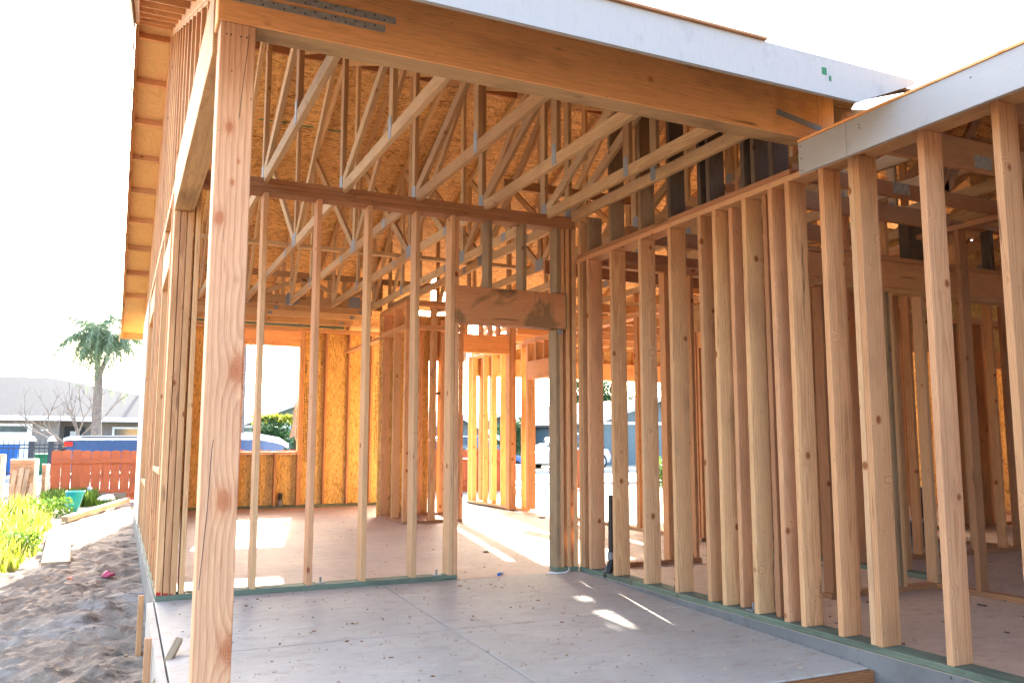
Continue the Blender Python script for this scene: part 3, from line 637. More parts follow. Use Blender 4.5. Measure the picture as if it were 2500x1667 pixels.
# ------------------------------------------------------------------ ROOF TRUSSES (span along y)
def make_truss(x, label, mat='truss', yend=5.72, full=True, group='roof trusses set two feet apart'):
    t = thing('roof_truss', label, 'roof truss', (x, 1.4, 3.06), group)
    xc = x + T / 2; z0 = 3.06; c = 0.089
    lum(t, 'bottom_chord', x, x + T, -2.72, 2.05, z0, z0 + c, mat, 'y'); lum(t, 'bottom_chord', x, x + T, 2.052, yend, z0, z0 + c, mat, 'y')
    def zc(y): return (zfront(y) if y < 2.69 else zfar(y)) + 0.05
    lumd(t, 'top_chord', (xc, -2.70, zc(-2.70) - 0.002), (xc, 2.68, zc(2.68) - 0.002), T, c, mat)
    ye = 8.84 if full else yend
    lumd(t, 'top_chord', (xc, ye, zc(ye) - 0.002), (xc, 2.70, zc(2.70) - 0.002), T, c, mat)
    webs = [((-1.27, z0 + c), (-1.27, zc(-1.27) - .04)), ((0.10, z0 + c), (0.10, zc(0.1) - .04)), ((0.03, z0 + c), (-1.20, zc(-1.22) - .04)),
            ((2.08, z0 + c), (2.08, zc(2.08) - .04)), ((2.02, z0 + c), (0.42, zc(0.42) - .05)), ((2.14, z0 + c), (4.22, zc(4.22) - .05)),
            ((4.28, z0 + c), (4.28, zc(4.28) - .04)), ((yend - .1, z0 + c), (4.34, zc(4.34) - .05)), ((yend - .04, z0 + c), (yend - .04, zc(yend) - .04))]
    for i, (a, b) in enumerate(webs):
        lumd(t, 'web', (xc, a[0], a[1] + .001), (xc, b[0], b[1]), T - 0.003, 0.085, mat)
    for (gy, gz, gw_, gh_) in ((-1.27, z0 + 0.085, 0.06, 0.15), (0.07, z0 + 0.075, 0.085, 0.14), (2.08, z0 + 0.075, 0.19, 0.13), (2.6, z0 + 0.045, 0.07, 0.08), (4.28, z0 + .075, .09, .13), (0.95, z0 + 0.045, 0.09, 0.08)):
        boxo('gusset_plate', 'galv', t, (x - 0.0025, x - 0.0002, gy - gw_ / 2, gy + gw_ / 2, gz - gh_ / 2, gz + gh_ / 2), (x + T + 0.0002, x + T + .0025, gy - gw_ / 2, gy + gw_ / 2, gz - gh_ / 2, gz + gh_ / 2))
    return t
def copy_thing(root, dx, label):
    r = root.copy(); COL.objects.link(r); r.location.x += dx; r['label'] = label
    for ch in list(root.children):
        c = ch.copy(); COL.objects.link(c); c.parent = r
        for g in ch.children:
            d = g.copy(); COL.objects.link(d); d.parent = c
    return r
ords = ['leftmost', 'second', 'third', 'fourth', 'fifth', 'sixth', 'seventh', 'eighth', 'ninth', 'tenth', 'eleventh', 'twelfth', 'thirteenth', 'fourteenth', 'fifteenth', 'sixteenth', 'seventeenth', 'eighteenth']
tr0 = make_truss(TX[0], 'leftmost roof truss over the porch, beside the big post')
for i in range(1, 5):
    copy_thing(tr0, 0.61 * i, '%s roof truss from the left over the porch' % ords[i])
copy_thing(tr0, 2.686, 'roof truss directly above the right wall of the porch')
tr1 = make_truss(0.68, 'first roof truss past the right porch wall, over the inner rooms', yend=5.6, full=False)
tr2 = None
for i in range(1, 3): copy_thing(tr1, 0.61 * i, '%s roof truss past the right porch wall, over the entry' % ords[i])
tr2 = make_truss(2.51, 'first roof truss over the garage, beside the entry', yend=8.2)
for i in range(1, 9): copy_thing(tr2, 0.61 * i, '%s roof truss from the entry over the garage' % ords[i])
# girder and cross trusses near the far wall
def cross_truss(y, label, tall):
    t = thing('cross_truss', label, 'roof truss', (-1.6, y, 3.06), 'trusses laid across the far end of the room')
    d = 0.14 if tall else 0.11
    lum(t, 'bottom_chord', -3.2, -0.12, y, y + T, 3.06, 3.06 + d, 'truss', 'x')
    zt_ = min(3.55, zfar(y) - 0.04) if tall else zfar(y) - 0.06
    if tall:
        lum(t, 'top_chord', -3.2, 0.70, y, y + T, zt_ - .09, zt_, 'truss', 'x')
        xs = [-3.2, -2.5, -1.9, -1.3, -0.7, -0.15]
        for i in range(5):
            a, b = (xs[i], xs[i + 1]); z0, z1 = (3.21, zt_ - .09) if i % 2 == 0 else (zt_ - .09, 3.21)
            lumd(t, 'web', (a, y + T / 2, z0), (b, y + T / 2, z1), T - .004, 0.066, 'truss', Vector((0, 1, 0)))
            lum(t, 'web', b - .033, b + .033, y + .002, y + T - .002, 3.201, zt_ - .091, 'truss')
        for gx in (-1.45, -0.55): boxo('gusset_plate', 'galv', t, (gx - .09, gx + .09, y - .003, y - .0003, 3.08, 3.24))
    else:
        if zt_ > 3.45:
            for gx in (-2.9, -2.2, -1.5, -0.8, -0.2): lum(t, 'web', gx - .033, gx + .033, y + .002, y + T - .002, 3.171, zt_, 'truss')
        for gx in (-1.6, -0.3): boxo('gusset_plate', 'galv', t, (gx - .035, gx + .035, y - .003, y - .0003, 3.075, 3.13))
    return t
cross_truss(5.74, 'deep girder truss crossing the room where the long trusses end in hangers', True)
for y, s in ((6.31, 'nearest'), (6.86, 'second'), (7.60, 'third')): cross_truss(y, '%s low cross truss between the girder and the far wall' % s, False)
for x in TX[1:3]:
    h = thing('joist_hanger', 'steel hanger holding the %s roof truss on the girder' % ('second' if x < -2 else 'third'), 'joist hanger', (x, 5.72, 3.06), 'steel hangers on the girder')
    boxo('saddle', 'galv', h, (x - .006, x - .003, 5.64, 5.735, 3.05, 3.20), (x + T + .003, x + T + .006, 5.64, 5.735, 3.05, 3.20), (x - .003, x + T + .003, 5.64, 5.735, 3.050, 3.053))
    boxo('flange', 'galv', h, (x - .045, x - .0065, 5.733, 5.736, 3.05, 3.20), (x + T + .0065, x + T + .045, 5.733, 5.736, 3.05, 3.20))
br = thing('lateral_brace', 'long flat brace board nailed across the trusses behind the porch wall', 'brace board', (-1.3, 2.5, 3.15))
lum(br, 'board', -3.1, 2.2, 2.44, 2.53, 3.151, 3.151 + T, 'truss', 'x')
br = thing('lateral_brace', 'short brace board high between the webs right of the porch', 'brace board', (0.2, 0.9, 3.6))
lum(br, 'board', -0.35, 1.4, 0.80, 0.84, 3.56, 3.65, 'truss', 'x')
br = thing('porch_nailer', 'dark board laid across the trusses just behind the porch beam', 'brace board', (-0.6, -2.2, 3.15))
lum(br, 'board', -1.50, 0.25, -2.28, -2.14, 3.151, 3.151 + T, 'plate', 'x')

# ------------------------------------------------------------------ FAR WALL (y = 8.10 .. 8.24)
fw = thing('stud_wall', 'far end wall sheathed in golden strand board with a window opening', 'stud wall', (-1.3, 8.17, 0))
lum(fw, 'sole_plate', -3.2, 0.73, 8.10, 8.24, 0, T, 'treated', 'x')
for x in (-3.0, -2.62, -2.24, -1.88, -1.838, -0.87, -0.832, -0.43, -0.02, 0.38): lum(fw, 'stud', x, x + T, 8.10, 8.24, T, 2.985, 'fir')
lum(fw, 'top_plate', -3.2, 0.73, 8.10, 8.24, 2.985, 3.022, 'fir', 'x'); lum(fw, 'top_plate', -3.2, 0.73, 8.101, 8.24, 3.023, 3.06, 'fir', 'x')
lum(fw, 'ledger', -3.2, -0.13, 8.06, 8.098, 3.065, 3.11, 'treated', 'x')
lum(fw, 'header', -1.80, -0.872, 8.102, 8.236, 2.735, 2.984, 'beam', 'x'); lum(fw, 'sill', -1.80, -0.872, 8.10, 8.25, 0.895, 0.933, 'stud', 'x')
for x in (-1.55, -1.25): lum(fw, 'cripple_stud', x, x + T, 8.10, 8.24, T, 0.894, 'fir')
boxo('sheathing_panel', 'osbwall', fw, (-3.35, -1.815, 8.241, 8.252, 0, 3.04)); boxo('sheathing_panel', 'osbwall', fw, (-1.815, -0.87, 8.241, 8.252, 0, 0.89))
boxo('sheathing_panel', 'osbwall', fw, (-0.87, 0.74, 8.241, 8.252, 0, 3.04)); boxo('sheathing_panel', 'osbwall', fw, (-1.815, -0.87, 8.241, 8.252, 2.735, 3.04))
# torn building paper flap at the window edge
mesh('torn_paper', [(-0.875, 8.26, 1.75), (-0.955, 8.27, 1.5), (-0.92, 8.275, 1.5), (-0.985, 8.28, 1.15), (-0.90, 8.27, 1.2), (-0.875, 8.26, 1.1), (-0.875, 8.26, 1.9)], [(0, 1, 2, 3, 4, 5), (6, 0, 1)], M['white'], fw)
# mill stamp printed on the sheathing
def stamp(x, ztop, par):
    cu = bpy.data.curves.new('panel_stamp', 'FONT'); cu.body = 'Framer |'; cu.size = 0.085; cu.extrude = 0.0003; cu.materials.append(M['iron'])
    o = bpy.data.objects.new('panel_stamp', cu); link(o, par); o.location = Vector((x, 8.2395, ztop)) - wloc(par); o.rotation_euler = (R(90), R(90), 0)
    bm = bmesh.new(); rr = random.Random(int(x * 100))
    for j in range(3):
        z = ztop - 0.42
        while z > ztop - 1.75:
            L = rr.uniform(0.01, 0.05); abox(bm, x + .005 + j * 0.028, x + .017 + j * 0.028, 8.2392, 8.2398, z - L, z); z -= L + rr.uniform(0.008, 0.022)
    bmo('panel_stamp', bm, M['iron'], par)
stamp(-0.76, 2.52, fw); stamp(0.50, 2.52, fw)
pz_ = thing('pipe_stub', 'small black pipe stub on the plate of the far wall under the window', 'pipe', (-1.12, 8.17, T))
bm = bmesh.new(); tube(bm, [(-1.12, 8.17, T), (-1.12, 8.17, 0.24)], 0.035, 14); bmo('pipe', bm, M['black'], pz_)
bm = bmesh.new(); tube(bm, [(-1.12, 8.17, T + .001), (-1.12, 8.17, T + .09)], 0.042, 14); bmo('collar', bm, M['galv'], pz_)

# ------------------------------------------------------------------ INNER WALLS
def wall(label, base, plates, studs, extra=()):
    """plates: (x0,x1,y0,y1,z0,z1,mat,axis); studs: (x0,x1,y0,y1,z0,z1,mat)"""
    t = thing('stud_wall', label, 'stud wall', base)
    for nm, p in plates: lum(t, nm, *p)
    for nm, s in studs: lum(t, nm, *s)
    return t
# closet box
t = thing('stud_wall', 'narrow closet wall running back at the middle of the far room', 'stud wall', (-0.05, 5.1, 0))
lum(t, 'sole_plate', -0.12, 0.02, 4.56, 5.80, 0, T, 'plate', 'y')
lum(t, 'top_plate', -0.12, 0.02, 4.56, 8.08, 2.65, 2.685, 'fir', 'y'); lum(t, 'top_plate', -0.119, 0.02, 4.56, 5.80, 2.686, 2.722, 'fir', 'y')
lum(t, 'top_plate', -0.12, 0.02, 4.56, 5.80, 2.985, 3.02, 'fir', 'y'); lum(t, 'top_plate', -0.119, 0.02, 4.56, 5.80, 3.021, 3.057, 'fir', 'y')
for y in (4.562, 4.602, 5.10, 5.64): lum(t, 'stud', -0.119, -0.01, y, y + T, T, 2.648, 'stud'); lum(t, 'cripple_stud', -0.119, 0.02, y, y + T, 2.724, 2.983, 'fir')
t = thing('stud_wall', 'short closet front wall facing the porch doorway', 'stud wall', (0.4, 4.6, 0))
lum(t, 'sole_plate', 0.022, 0.75, 4.56, 4.65, 0, T, 'plate', 'x')
lum(t, 'top_plate', 0.022, 0.75, 4.56, 4.65, 2.65, 2.685, 'fir', 'x'); lum(t, 'top_plate', 0.022, 0.75, 4.561, 4.65, 2.686, 2.722, 'fir', 'x')
lum(t, 'top_plate', 0.022, 0.75, 4.56, 4.65, 2.985, 3.02, 'fir', 'x'); lum(t, 'top_plate', 0.022, 0.75, 4.561, 4.65, 3.021, 3.057, 'fir', 'x')
for x in (0.26, 0.30, 0.70): lum(t, 'stud', x, x + T, 4.56, 4.65, T, 2.648, 'fir'); lum(t, 'cripple_stud', x, x + T, 4.56, 4.65, 2.724, 2.983, 'stud')
t = thing('stud_wall', 'entry wall with a glowing wood header over the front door opening', 'stud wall', (1.2, 5.75, 0))
lum(t, 'sole_plate', 0.022, 0.94, 5.72, 5.86, 0, T, 'plate', 'x')
for x in (0.10, 0.46, 0.50, 0.68, 0.82, 0.86, 0.90): lum(t, 'stud', x, x + T, 5.72, 5.86, T, 2.98, 'fir')
lum(t, 'header', 0.94, 1.989, 5.722, 5.85, 2.50, 2.79, 'beam', 'x')
for x in (1.0, 1.24, 1.50, 1.66, 1.80): lum(t, 'cripple_stud', x, x + T, 5.72, 5.86, 2.792, 3.02, 'fir')
for x in (1.99, 2.03, 2.07): lum(t, 'stud', x, x + T, 5.72, 5.86, T, 3.02, 'fir')
lum(t, 'top_plate', 0.80, 2.28, 5.72, 5.86, 3.022, 3.06, 'fir', 'x')
lum(t, 'block', 0.72, 0.818, 5.73, 5.85, 1.82, 1.86, 'darkw', 'x')
boxo('sheathing_panel', 'osbwall', t, (-0.12, 0.68, 5.861, 5.872, 0, 3.05), (0.68, 0.94, 5.861, 5.872, 2.35, 3.05))
t = thing('stud_wall', 'glowing row of studs on a concrete kerb beyond the front door', 'stud wall', (2.35, 7.2, 0.0))
boxo('kerb_block', 'curb', t, (2.30, 2.44, 5.87, 8.26, -0.3, 0.0))
lum(t, 'sole_plate', 2.30, 2.44, 5.87, 8.25, 0.001, 0.038, 'stud', 'y')
for y in (8.20, 8.02, 7.48, 7.10, 6.72, 6.32, 5.90): lum(t, 'stud', 2.30, 2.39, y, y + T, 0.039, 2.66, 'pale')
lum(t, 'top_plate', 2.30, 2.44, 5.87, 8.25, 2.661, 2.70, 'fir', 'y'); 
boxo('soffit_box', 'primed', t, (2.10, 2.29, 8.3, 8.86, 2.62, 2.86))
t = thing('stud_wall', 'garage wall with a pale header over the door opening to the garage', 'stud wall', (2.37, 2.8, 0))
for a, b in ((-1.85, 0.62), (1.30, 4.66)): lum(t, 'sole_plate', 2.30, 2.44, a, b, 0.0, T, 'treated' if a < 0 else 'stud', 'y')
for y, m in ((5.76, 'fir'), (5.72, 'fir'), (4.66, 'stud'), (4.62, 'fir'), (3.95, 'fir'), (2.55, 'fir'), (2.59, 'fir'), (1.85, 'fir'), (1.36, 'fir'), (1.30, 'fir'), (0.58, 'fir'), (0.54, 'fir'), (0.46, 'stud'), (0.05, 'fir'), (-0.42, 'stud'), (-0.85, 'fir'), (-1.3, 'fir')):
    lum(t, 'stud', 2.301, 2.44, y - T, y, T, 2.68, m)
lum(t, 'header', 2.298, 2.43, 4.662, 5.68, 2.10, 2.39, 'primed' if False else 'stud', 'y')
for y in (4.85, 5.1, 5.4): lum(t, 'cripple_stud', 2.301, 2.44, y, y + T, 2.392, 2.70, 'fir')
lum(t, 'header', 2.298, 2.43, 0.62, 1.262, 2.16, 2.34, 'beam', 'y'); lum(t, 'beam', 2.297, 2.44, -1.85, 1.9, 2.345, 2.66, 'beamdull', 'y') if False else lum(t, 'header', 2.297, 2.30, 0.2, 1.9, 2.345, 2.66, 'beamdull', 'y')
lum(t, 'top_plate', 2.30, 2.44, -1.85, 5.86, 2.682, 2.72, 'fir', 'y'); lum(t, 'top_plate', 2.301, 2.44, -1.85, 5.86, 2.721, 2.76, 'fir', 'y')
t = thing('stud_wall', 'short partition behind the first studs of the right porch wall', 'stud wall', (0.7, 0.05, 0))
lum(t, 'sole_plate', 0.50, 1.30, 0.0, 0.09, 0, T, 'plate', 'x')
for x, m in ((0.94, 'stud'), (0.98, 'fir'), (1.24, 'stud')): lum(t, 'stud', x, x + T, 0.0, 0.09, T, 2.68, m)
lum(t, 'top_plate', 0.15, 2.29, 0.0, 0.09, 2.682, 2.72, 'fir', 'x'); lum(t, 'top_plate', 0.15, 2.29, 0.001, 0.09, 2.721, 2.76, 'fir', 'x')
# partition with the big beam
t = thing('stud_wall', 'inner wall carrying a long stacked beam, seen between the right studs', 'stud wall', (1.6, -1.85, 0))
lum(t, 'sole_plate', 0.95, 2.06, -1.90, -1.81, 0, T, 'plate', 'x')
for x, m in ((0.97, 'plate'), (1.20, 'stud'), (1.63, 'grey'), (1.67, 'stud'), (2.02, 'stud')): lum(t, 'stud', x, x + T, -1.90, -1.81, T, 2.238, m)
lum(t, 'plate', 0.15, 3.6, -1.90, -1.81, 2.24, 2.275, 'fir', 'x'); lum(t, 'beam', 0.15, 3.6, -1.895, -1.815, 2.277, 2.485, 'fir', 'x'); lum(t, 'plate', 0.15, 3.6, -1.90, -1.81, 2.487, 2.522, 'fir', 'x')
for x in (0.4, 0.8, 1.25, 1.66, 1.92, 2.06, 2.47, 2.9, 3.3): lum(t, 'cripple_stud', x, x + T, -1.90, -1.81, 2.523, 2.86, random.choice(['plate', 'darkw', 'fir']))
lum(t, 'top_plate', 0.15, 3.6, -1.90, -1.81, 2.862, 2.90, 'plate', 'x')
t = thing('stud_wall', 'inner partition running toward the viewer behind the rightmost studs', 'stud wall', (2.05, -2.6, 0))
lum(t, 'sole_plate', 2.0, 2.09, -5.0, -1.905, 0, T, 'plate', 'y')
for y, m in ((-2.27, 'plate'), (-2.70, 'grey'), (-3.1, 'stud'), (-3.5, 'plate')): lum(t, 'stud', 2.0, 2.09, y, y + T, T, 2.68, m)
lum(t, 'top_plate', 2.0, 2.09, -5.0, -1.905, 2.682, 2.72, 'plate', 'y')
# back rooms on the right: partitions and outer walls that close the view
def run(label, axis, c, a, b, zt_, mats, step=0.4064, th=0.09, skip=(), hdr=None, sh=None):
    t = thing('stud_wall', label, 'stud wall', (c, (a + b) / 2, 0) if axis == 'y' else ((a + b) / 2, c, 0))
    def L(nm, p0, p1, q0, q1, z0, z1, m, ax):
        if axis == 'y': lum(t, nm, q0, q1, p0, p1, z0, z1, m, 'y' if ax == 'l' else 'z')
        else: lum(t, nm, p0, p1, q0, q1, z0, z1, m, 'x' if ax == 'l' else 'z')
    L('sole_plate', a, b, c, c + th, 0.0, T, 'plate', 'l'); L('top_plate', a, b, c, c + th, zt_, zt_ + T, mats[0], 'l'); L('top_plate', a, b, c + .001, c + th, zt_ + T + .001, zt_ + 2 * T, mats[0], 'l')
    p = a
    while p < b - T:
        if not any(s0 < p < s1 for s0, s1 in skip): L('stud', p, p + T, c, c + th, T, zt_ - .001, random.choice(mats), 'z')
        p += step
    for (s0, s1, hz) in (hdr or ()):
        L('header', s0 - .04, s1 + .04, c + .003, c + th - .003, hz, hz + 0.24, 'beam', 'l'); L('jack_stud', s0 - .04, s0, c, c + th, T, hz - .001, mats[0], 'z'); L('jack_stud', s1, s1 + .04, c, c + th, T, hz - .001, mats[0], 'z')
    return t
wb = run('back wall of the right wing with a narrow opening to the garden', 'x', 1.1, 2.45, 9.0, 2.68, ['fir', 'fir', 'stud'], th=D6, skip=((5.0, 6.1), (7.0, 8.0)), hdr=((5.1, 6.05, 2.26), (7.1, 7.95, 2.1)))
run('deep partition across the right wing, behind the plumbing pipes', 'x', -0.72, 2.9, 6.8, 2.68, ['fir', 'plate', 'stud'], skip=((3.62, 4.05),))
run('partition running back in the right wing past the plumbing', 'y', 4.72, -0.7, 1.05, 2.68, ['fir', 'plate'], skip=())
wo = run('outer side wall at the far right of the wing', 'y', 8.9, -7.5, 1.0, 2.68, ['fir', 'stud'], th=D6)
run('partition between the two deepest rooms of the wing', 'y', 6.8, -6.0, -0.75, 2.68, ['fir', 'plate', 'grey'])
boxo('sheathing_panel', 'osbwall', wb, (6.2, 7.0, 1.241, 1.252, 0, 2.8), (2.45, 5.0, 1.241, 1.252, 0, 2.8), (8.0, 9.0, 1.241, 1.252, 0, 2.8), (5.0, 6.2, 1.241, 1.252, 2.5, 2.8), (7.0, 8.0, 1.241, 1.252, 2.3, 2.8), (4.6, 9.0, 1.241, 1.252, 2.801, 3.9))
boxo('sheathing_panel', 'osbwall', wo, (9.041, 9.052, -8.0, -3.4, 0, 3.44), (9.041, 9.052, -3.4, -2.6, 2.3, 3.44), (9.041, 9.052, -2.6, 1.2, 0, 3.44))
ws = run('outer end wall of the wing toward the viewer', 'x', -7.2, 0.2, 8.8, 2.68, ['fir', 'stud'], th=D6)
boxo('sheathing_panel', 'osbwall', ws, (0.2, 9.0, -7.212, -7.201, 0, 3.4))
# garage outer walls and door opening
t = thing('stud_wall', 'garage front wall with wide door opening and glowing plywood header', 'stud wall', (5.9, 8.3, 0))
lum(t, 'header', 2.9, 8.0, 8.30, 8.43, 2.36, 2.70, 'beam', 'x'); lum(t, 'top_plate', 2.45, 9.0, 8.30, 8.44, 2.98, 3.02, 'fir', 'x')
for x in (2.47, 2.60, 2.82, 2.86, 8.0, 8.04, 8.4, 8.8): lum(t, 'stud', x, x + T, 8.30, 8.44, 0, 2.979, 'fir')
for x in (3.3, 3.7, 4.1, 4.5, 4.9, 5.3, 5.7, 6.1, 6.5, 6.9, 7.3, 7.7): lum(t, 'cripple_stud', x, x + T, 8.31, 8.44, 2.702, 2.979, 'fir')
boxo('sheathing_panel', 'osbwall', t, (2.45, 9.0, 8.441, 8.452, 2.36, 3.04)); boxo('sheathing_panel', 'osbwall', t, (8.0, 9.0, 8.441, 8.452, 0, 2.358))
wg = run('garage side wall at the far right, beyond the driveway opening', 'y', 8.9, 1.25, 8.25, 2.9, ['fir'], th=D6)
boxo('sheathing_panel', 'osbwall', wg, (9.041, 9.052, 1.25, 8.4, 0, 3.0))
# ceiling joists over the garage
for i in range(7):
    y = 1.9 + i * 0.9
    o = lum(None, 'ceiling_joist', 2.46, 8.88, y, y + T, 2.925, 3.055, 'fir', 'x')
    tag(o, '%s ceiling joist over the garage counting from the house' % ords[i].replace('leftmost', 'first'), 'joist', 'ceiling joists over the garage')

# ------------------------------------------------------------------ RIGHT WING ROOF
wr = thing('wing_roof', 'lower roof over the right wing with a white fascia rising to the right', 'roof', (2, -4, 3.2))
zW = lambda x, y: 2.79 + 0.4167 * (x + 0.18)
prism('roof_deck', [(-0.17, -7.0), (5.2, -7.0), (5.2, 1.60), (0.55, -2.95), (-0.17, -2.95)], zW, 0.012, 'osb', wr)
prism('roof_deck', [(5.2, -7.0), (9.3, -7.0), (9.3, 1.6), (5.2, 1.6)], lambda x, y: 2.79 + 0.4167 * (10.58 - x), 0.012, 'osb', wr)
for a, b in ((-3.272, -2.925), (-6.9, -3.2735)): lum(wr, 'fascia_board', -0.202, -0.180, a, b, 2.602, 2.788, 'primed', 'y', 0.002)
lum(wr, 'roof_edge', -0.21, -0.17, -6.9, -2.93, 2.7895, 2.802, 'beam', 'y', 0)
lum(wr, 'sub_fascia', -0.178, -0.142, -6.9, -2.93, 2.62, 2.77, 'plate', 'y')
for (y, z) in ((-2.945, 2.76), (-2.948, 2.69), (-2.951, 2.62), (-3.36, 2.745), (-3.363, 2.725), (-4.0, 2.74)): nail(wr, (-0.2025, y, z), (-0.205, y, z))
WT = [-6.2, -5.55, -4.95, -4.35, -3.74, -3.10, -2.50]
for i, y in enumerate(WT):
    t = thing('wing_truss', '%s truss of the right wing roof, counting from the porch beam' % ['seventh', 'sixth', 'fifth', 'fourth', 'third', 'second', 'first'][i], 'roof truss', (2, y, 2.757), 'trusses of the right wing roof')
    dz = 0.19 if i == 5 else 0.10
    mt = 'fir' if i == 5 else 'plate'
    x0 = 0.0 if y < -2.9 else 0.16
    lum(t, 'bottom_chord', x0, 8.8, y, y + T, 2.757, 2.757 + dz, mt, 'x')
    lumd(t, 'top_chord', (-0.14 if y < -2.9 else 0.9, y + T / 2, zW(-0.14 if y < -2.9 else 0.9, 0) - .052), (5.15, y + T / 2, zW(5.15, 0) - .052), T, 0.089, 'plate', Vector((0, 1, 0)))
    for x in (1.6, 2.9, 4.2): lumd(t, 'web', (x, y + T / 2, 2.86), (x + 0.5, y + T / 2, zW(x + .5, 0) - .1), T - .004, 0.07, 'plate', Vector((0, 1, 0))); lum(t, 'web', x - .035, x + .031, y + .002, y + T - .002, 2.858 if i != 5 else 2.95, zW(x, 0) - .10, 'plate')
    boxo('gusset_plate', 'strap', t, (1.06, 1.22, y - .003, y - .0003, 2.775, 2.855))
for y in (-2.0, -1.3, -0.6, 0.2, 0.9):
    o = lum(None, 'ceiling_joist', 0.15, 2.29, y, y + T, 2.765, 2.90, 'plate', 'x')
    tag(o, 'dark ceiling joist over the small right room, %s from the viewer' % {-2.0: 'first', -1.3: 'second', -0.6: 'third', 0.2: 'fourth', 0.9: 'fifth'}[y], 'joist', 'ceiling joists over the small right room')

# ------------------------------------------------------------------ PLUMBING AND SMALL THINGS ON THE FLOORS
t = thing('conduit_riser', 'tall black pipe in a ribbed sleeve rising through the right porch plate', 'pipe', (0.07, -0.41, 0))
bm = bmesh.new(); tube(bm, [(0.07, -0.41, 0.16), (0.075, -0.405, 0.66)], [0.024, 0.022], 14); bmo('pipe', bm, M['black'], t)
bm = bmesh.new()
pts, rr = [], []
for i in range(28): pts.append((0.055 - 0.02 * math.cos(i * .12), -0.41, -0.01 + i * 0.0062)); rr.append(0.034 if i % 4 < 2 else 0.027)
tube(bm, pts, rr, 14); bmo('ribbed_sleeve', bm, M['black'], t)
bm = bmesh.new(); tube(bm, [(0.07, -0.41, 0.145), (0.07, -0.41, 0.20)], 0.033, 10); bmo('tape_wrap', bm, M['galv'], t)
t = thing('drain_pipe', 'tall black drain pipe with a clamp at its foot in the right wing', 'pipe', (4.38, 0.05, 0))
bm = bmesh.new(); tube(bm, [(4.38, 0.05, 0), (4.35, 0.05, 0.60)], 0.052, 16); bmo('pipe', bm, M['black'], t)
bm = bmesh.new(); tube(bm, [(4.35, 0.05, 0.56), (4.35, 0.05, 0.61)], 0.060, 16); bmo('rim', bm, M['black'], t)
bm = bmesh.new(); tube(bm, [(4.38, 0.05, 0.02), (4.38, 0.05, 0.16)], 0.060, 16); bmo('clamp', bm, M['galv'], t)
t = thing('toilet_flange', 'short black flanged pipe on a block of concrete in the right wing', 'pipe', (4.1, -0.02, 0))
bm = bmesh.new(); tube(bm, [(4.1, -0.02, 0), (4.1, -0.02, 0.26)], 0.075, 18); bmo('pipe', bm, M['black'], t)
bm = bmesh.new(); tube(bm, [(4.1, -0.02, 0.26), (4.1, -0.02, 0.285)], 0.115, 18); bmo('rim', bm, M['galv'], t)
boxo('concrete_collar', 'stem', t, (3.98, 4.24, -0.12, 0.06, 0.001, 0.10))
t = thing('glue_stick', 'small blue and white plastic tube lying in the doorway', 'tube', (-0.72, 0.06, 0))
bm = bmesh.new(); tube(bm, [(-0.745, 0.03, 0.013), (-0.705, 0.07, 0.013)], 0.012, 10); bmo('body', bm, M['bluebin'], t)
bm = bmesh.new(); tube(bm, [(-0.705, 0.07, 0.013), (-0.68, 0.095, 0.013)], 0.012, 10); bmo('cap', bm, M['white'], t)
bm = bmesh.new(); tube(bm, [(-0.30, -0.01, 0.004), (-0.26, -0.08, 0.008), (-0.18, -0.09, 0.012), (-0.12, -0.04, 0.02), (-0.10, 0.0, 0.03)], 0.006, 6)
tag(bmo('plastic_tie', bm, M['white']), 'bent white plastic tie lying at the right foot of the doorway', 'tie')
def clump(name, c, r, mat, label, cat, sq=0.4, seed=1):
    bm = bmesh.new(); bmesh.ops.create_icosphere(bm, subdivisions=2, radius=1)
    for v in bm.verts:
        d = 1 + 0.45 * noise.noise(v.co * 1.7 + Vector((seed, 0, 0))); v.co = Vector((v.co.x * r * d, v.co.y * r * d, max(-0.1, v.co.z) * r * sq * d)) + Vector(c)
    return tag(bmo(name, bm, M[mat]), label, cat)
clump('mud_clod', (-0.26, 1.42, 0.004), 0.035, 'darkw', 'dark clod of mud on the floor beside the sunlit stripe', 'clod', seed=3)
clump('mud_clod', (2.0, 4.6, 0.004), 0.05, 'darkw', 'clod of mud on the floor near the front door', 'clod', seed=5)
clump('mud_clod', (-0.62, 1.30, 0.003), 0.014, 'darkw', 'tiny clod of mud just inside the porch doorway', 'clod', seed=9)

boxo('metal_clip', 'galv', bw, (-0.195, -0.15, -0.012, -0.001, 2.035, 2.072), (-0.188, -0.180, -0.016, -0.001, 2.02, 2.076))
# sawdust, chips and twigs scattered over the slabs
def litter(name, cnt, fn, zf, mat, smin, smax, label, rs):
    rr = random.Random(rs); v = []; f = []
    for i in range(cnt):
        x, y = fn(rr); z = zf(x, y) + 0.001; a = rr.uniform(0, 3.14); L = rr.uniform(smin, smax); w_ = L * rr.uniform(.08, .5); h = rr.uniform(.002, .008); c_, s_ = math.cos(a), math.sin(a); k = len(v)
        for (px, py, pz_) in ((-L, -w_, 0), (L, -w_, 0), (L, w_, 0), (-L, w_, 0), (-L * .8, -w_ * .7, h), (L * .9, -w_ * .8, h), (L * .8, w_ * .7, h), (-L * .9, w_ * .8, h)): v.append((x + px * c_ - py * s_, y + px * s_ + py * c_, z + pz_))
        f += [tuple(k + j for j in q) for q in ((0, 3, 2, 1), (4, 5, 6, 7), (0, 1, 5, 4), (1, 2, 6, 5), (2, 3, 7, 6), (3, 0, 4, 7))]
    tag(mesh(name, v, f, M[mat]), label, 'debris', None, 'stuff')
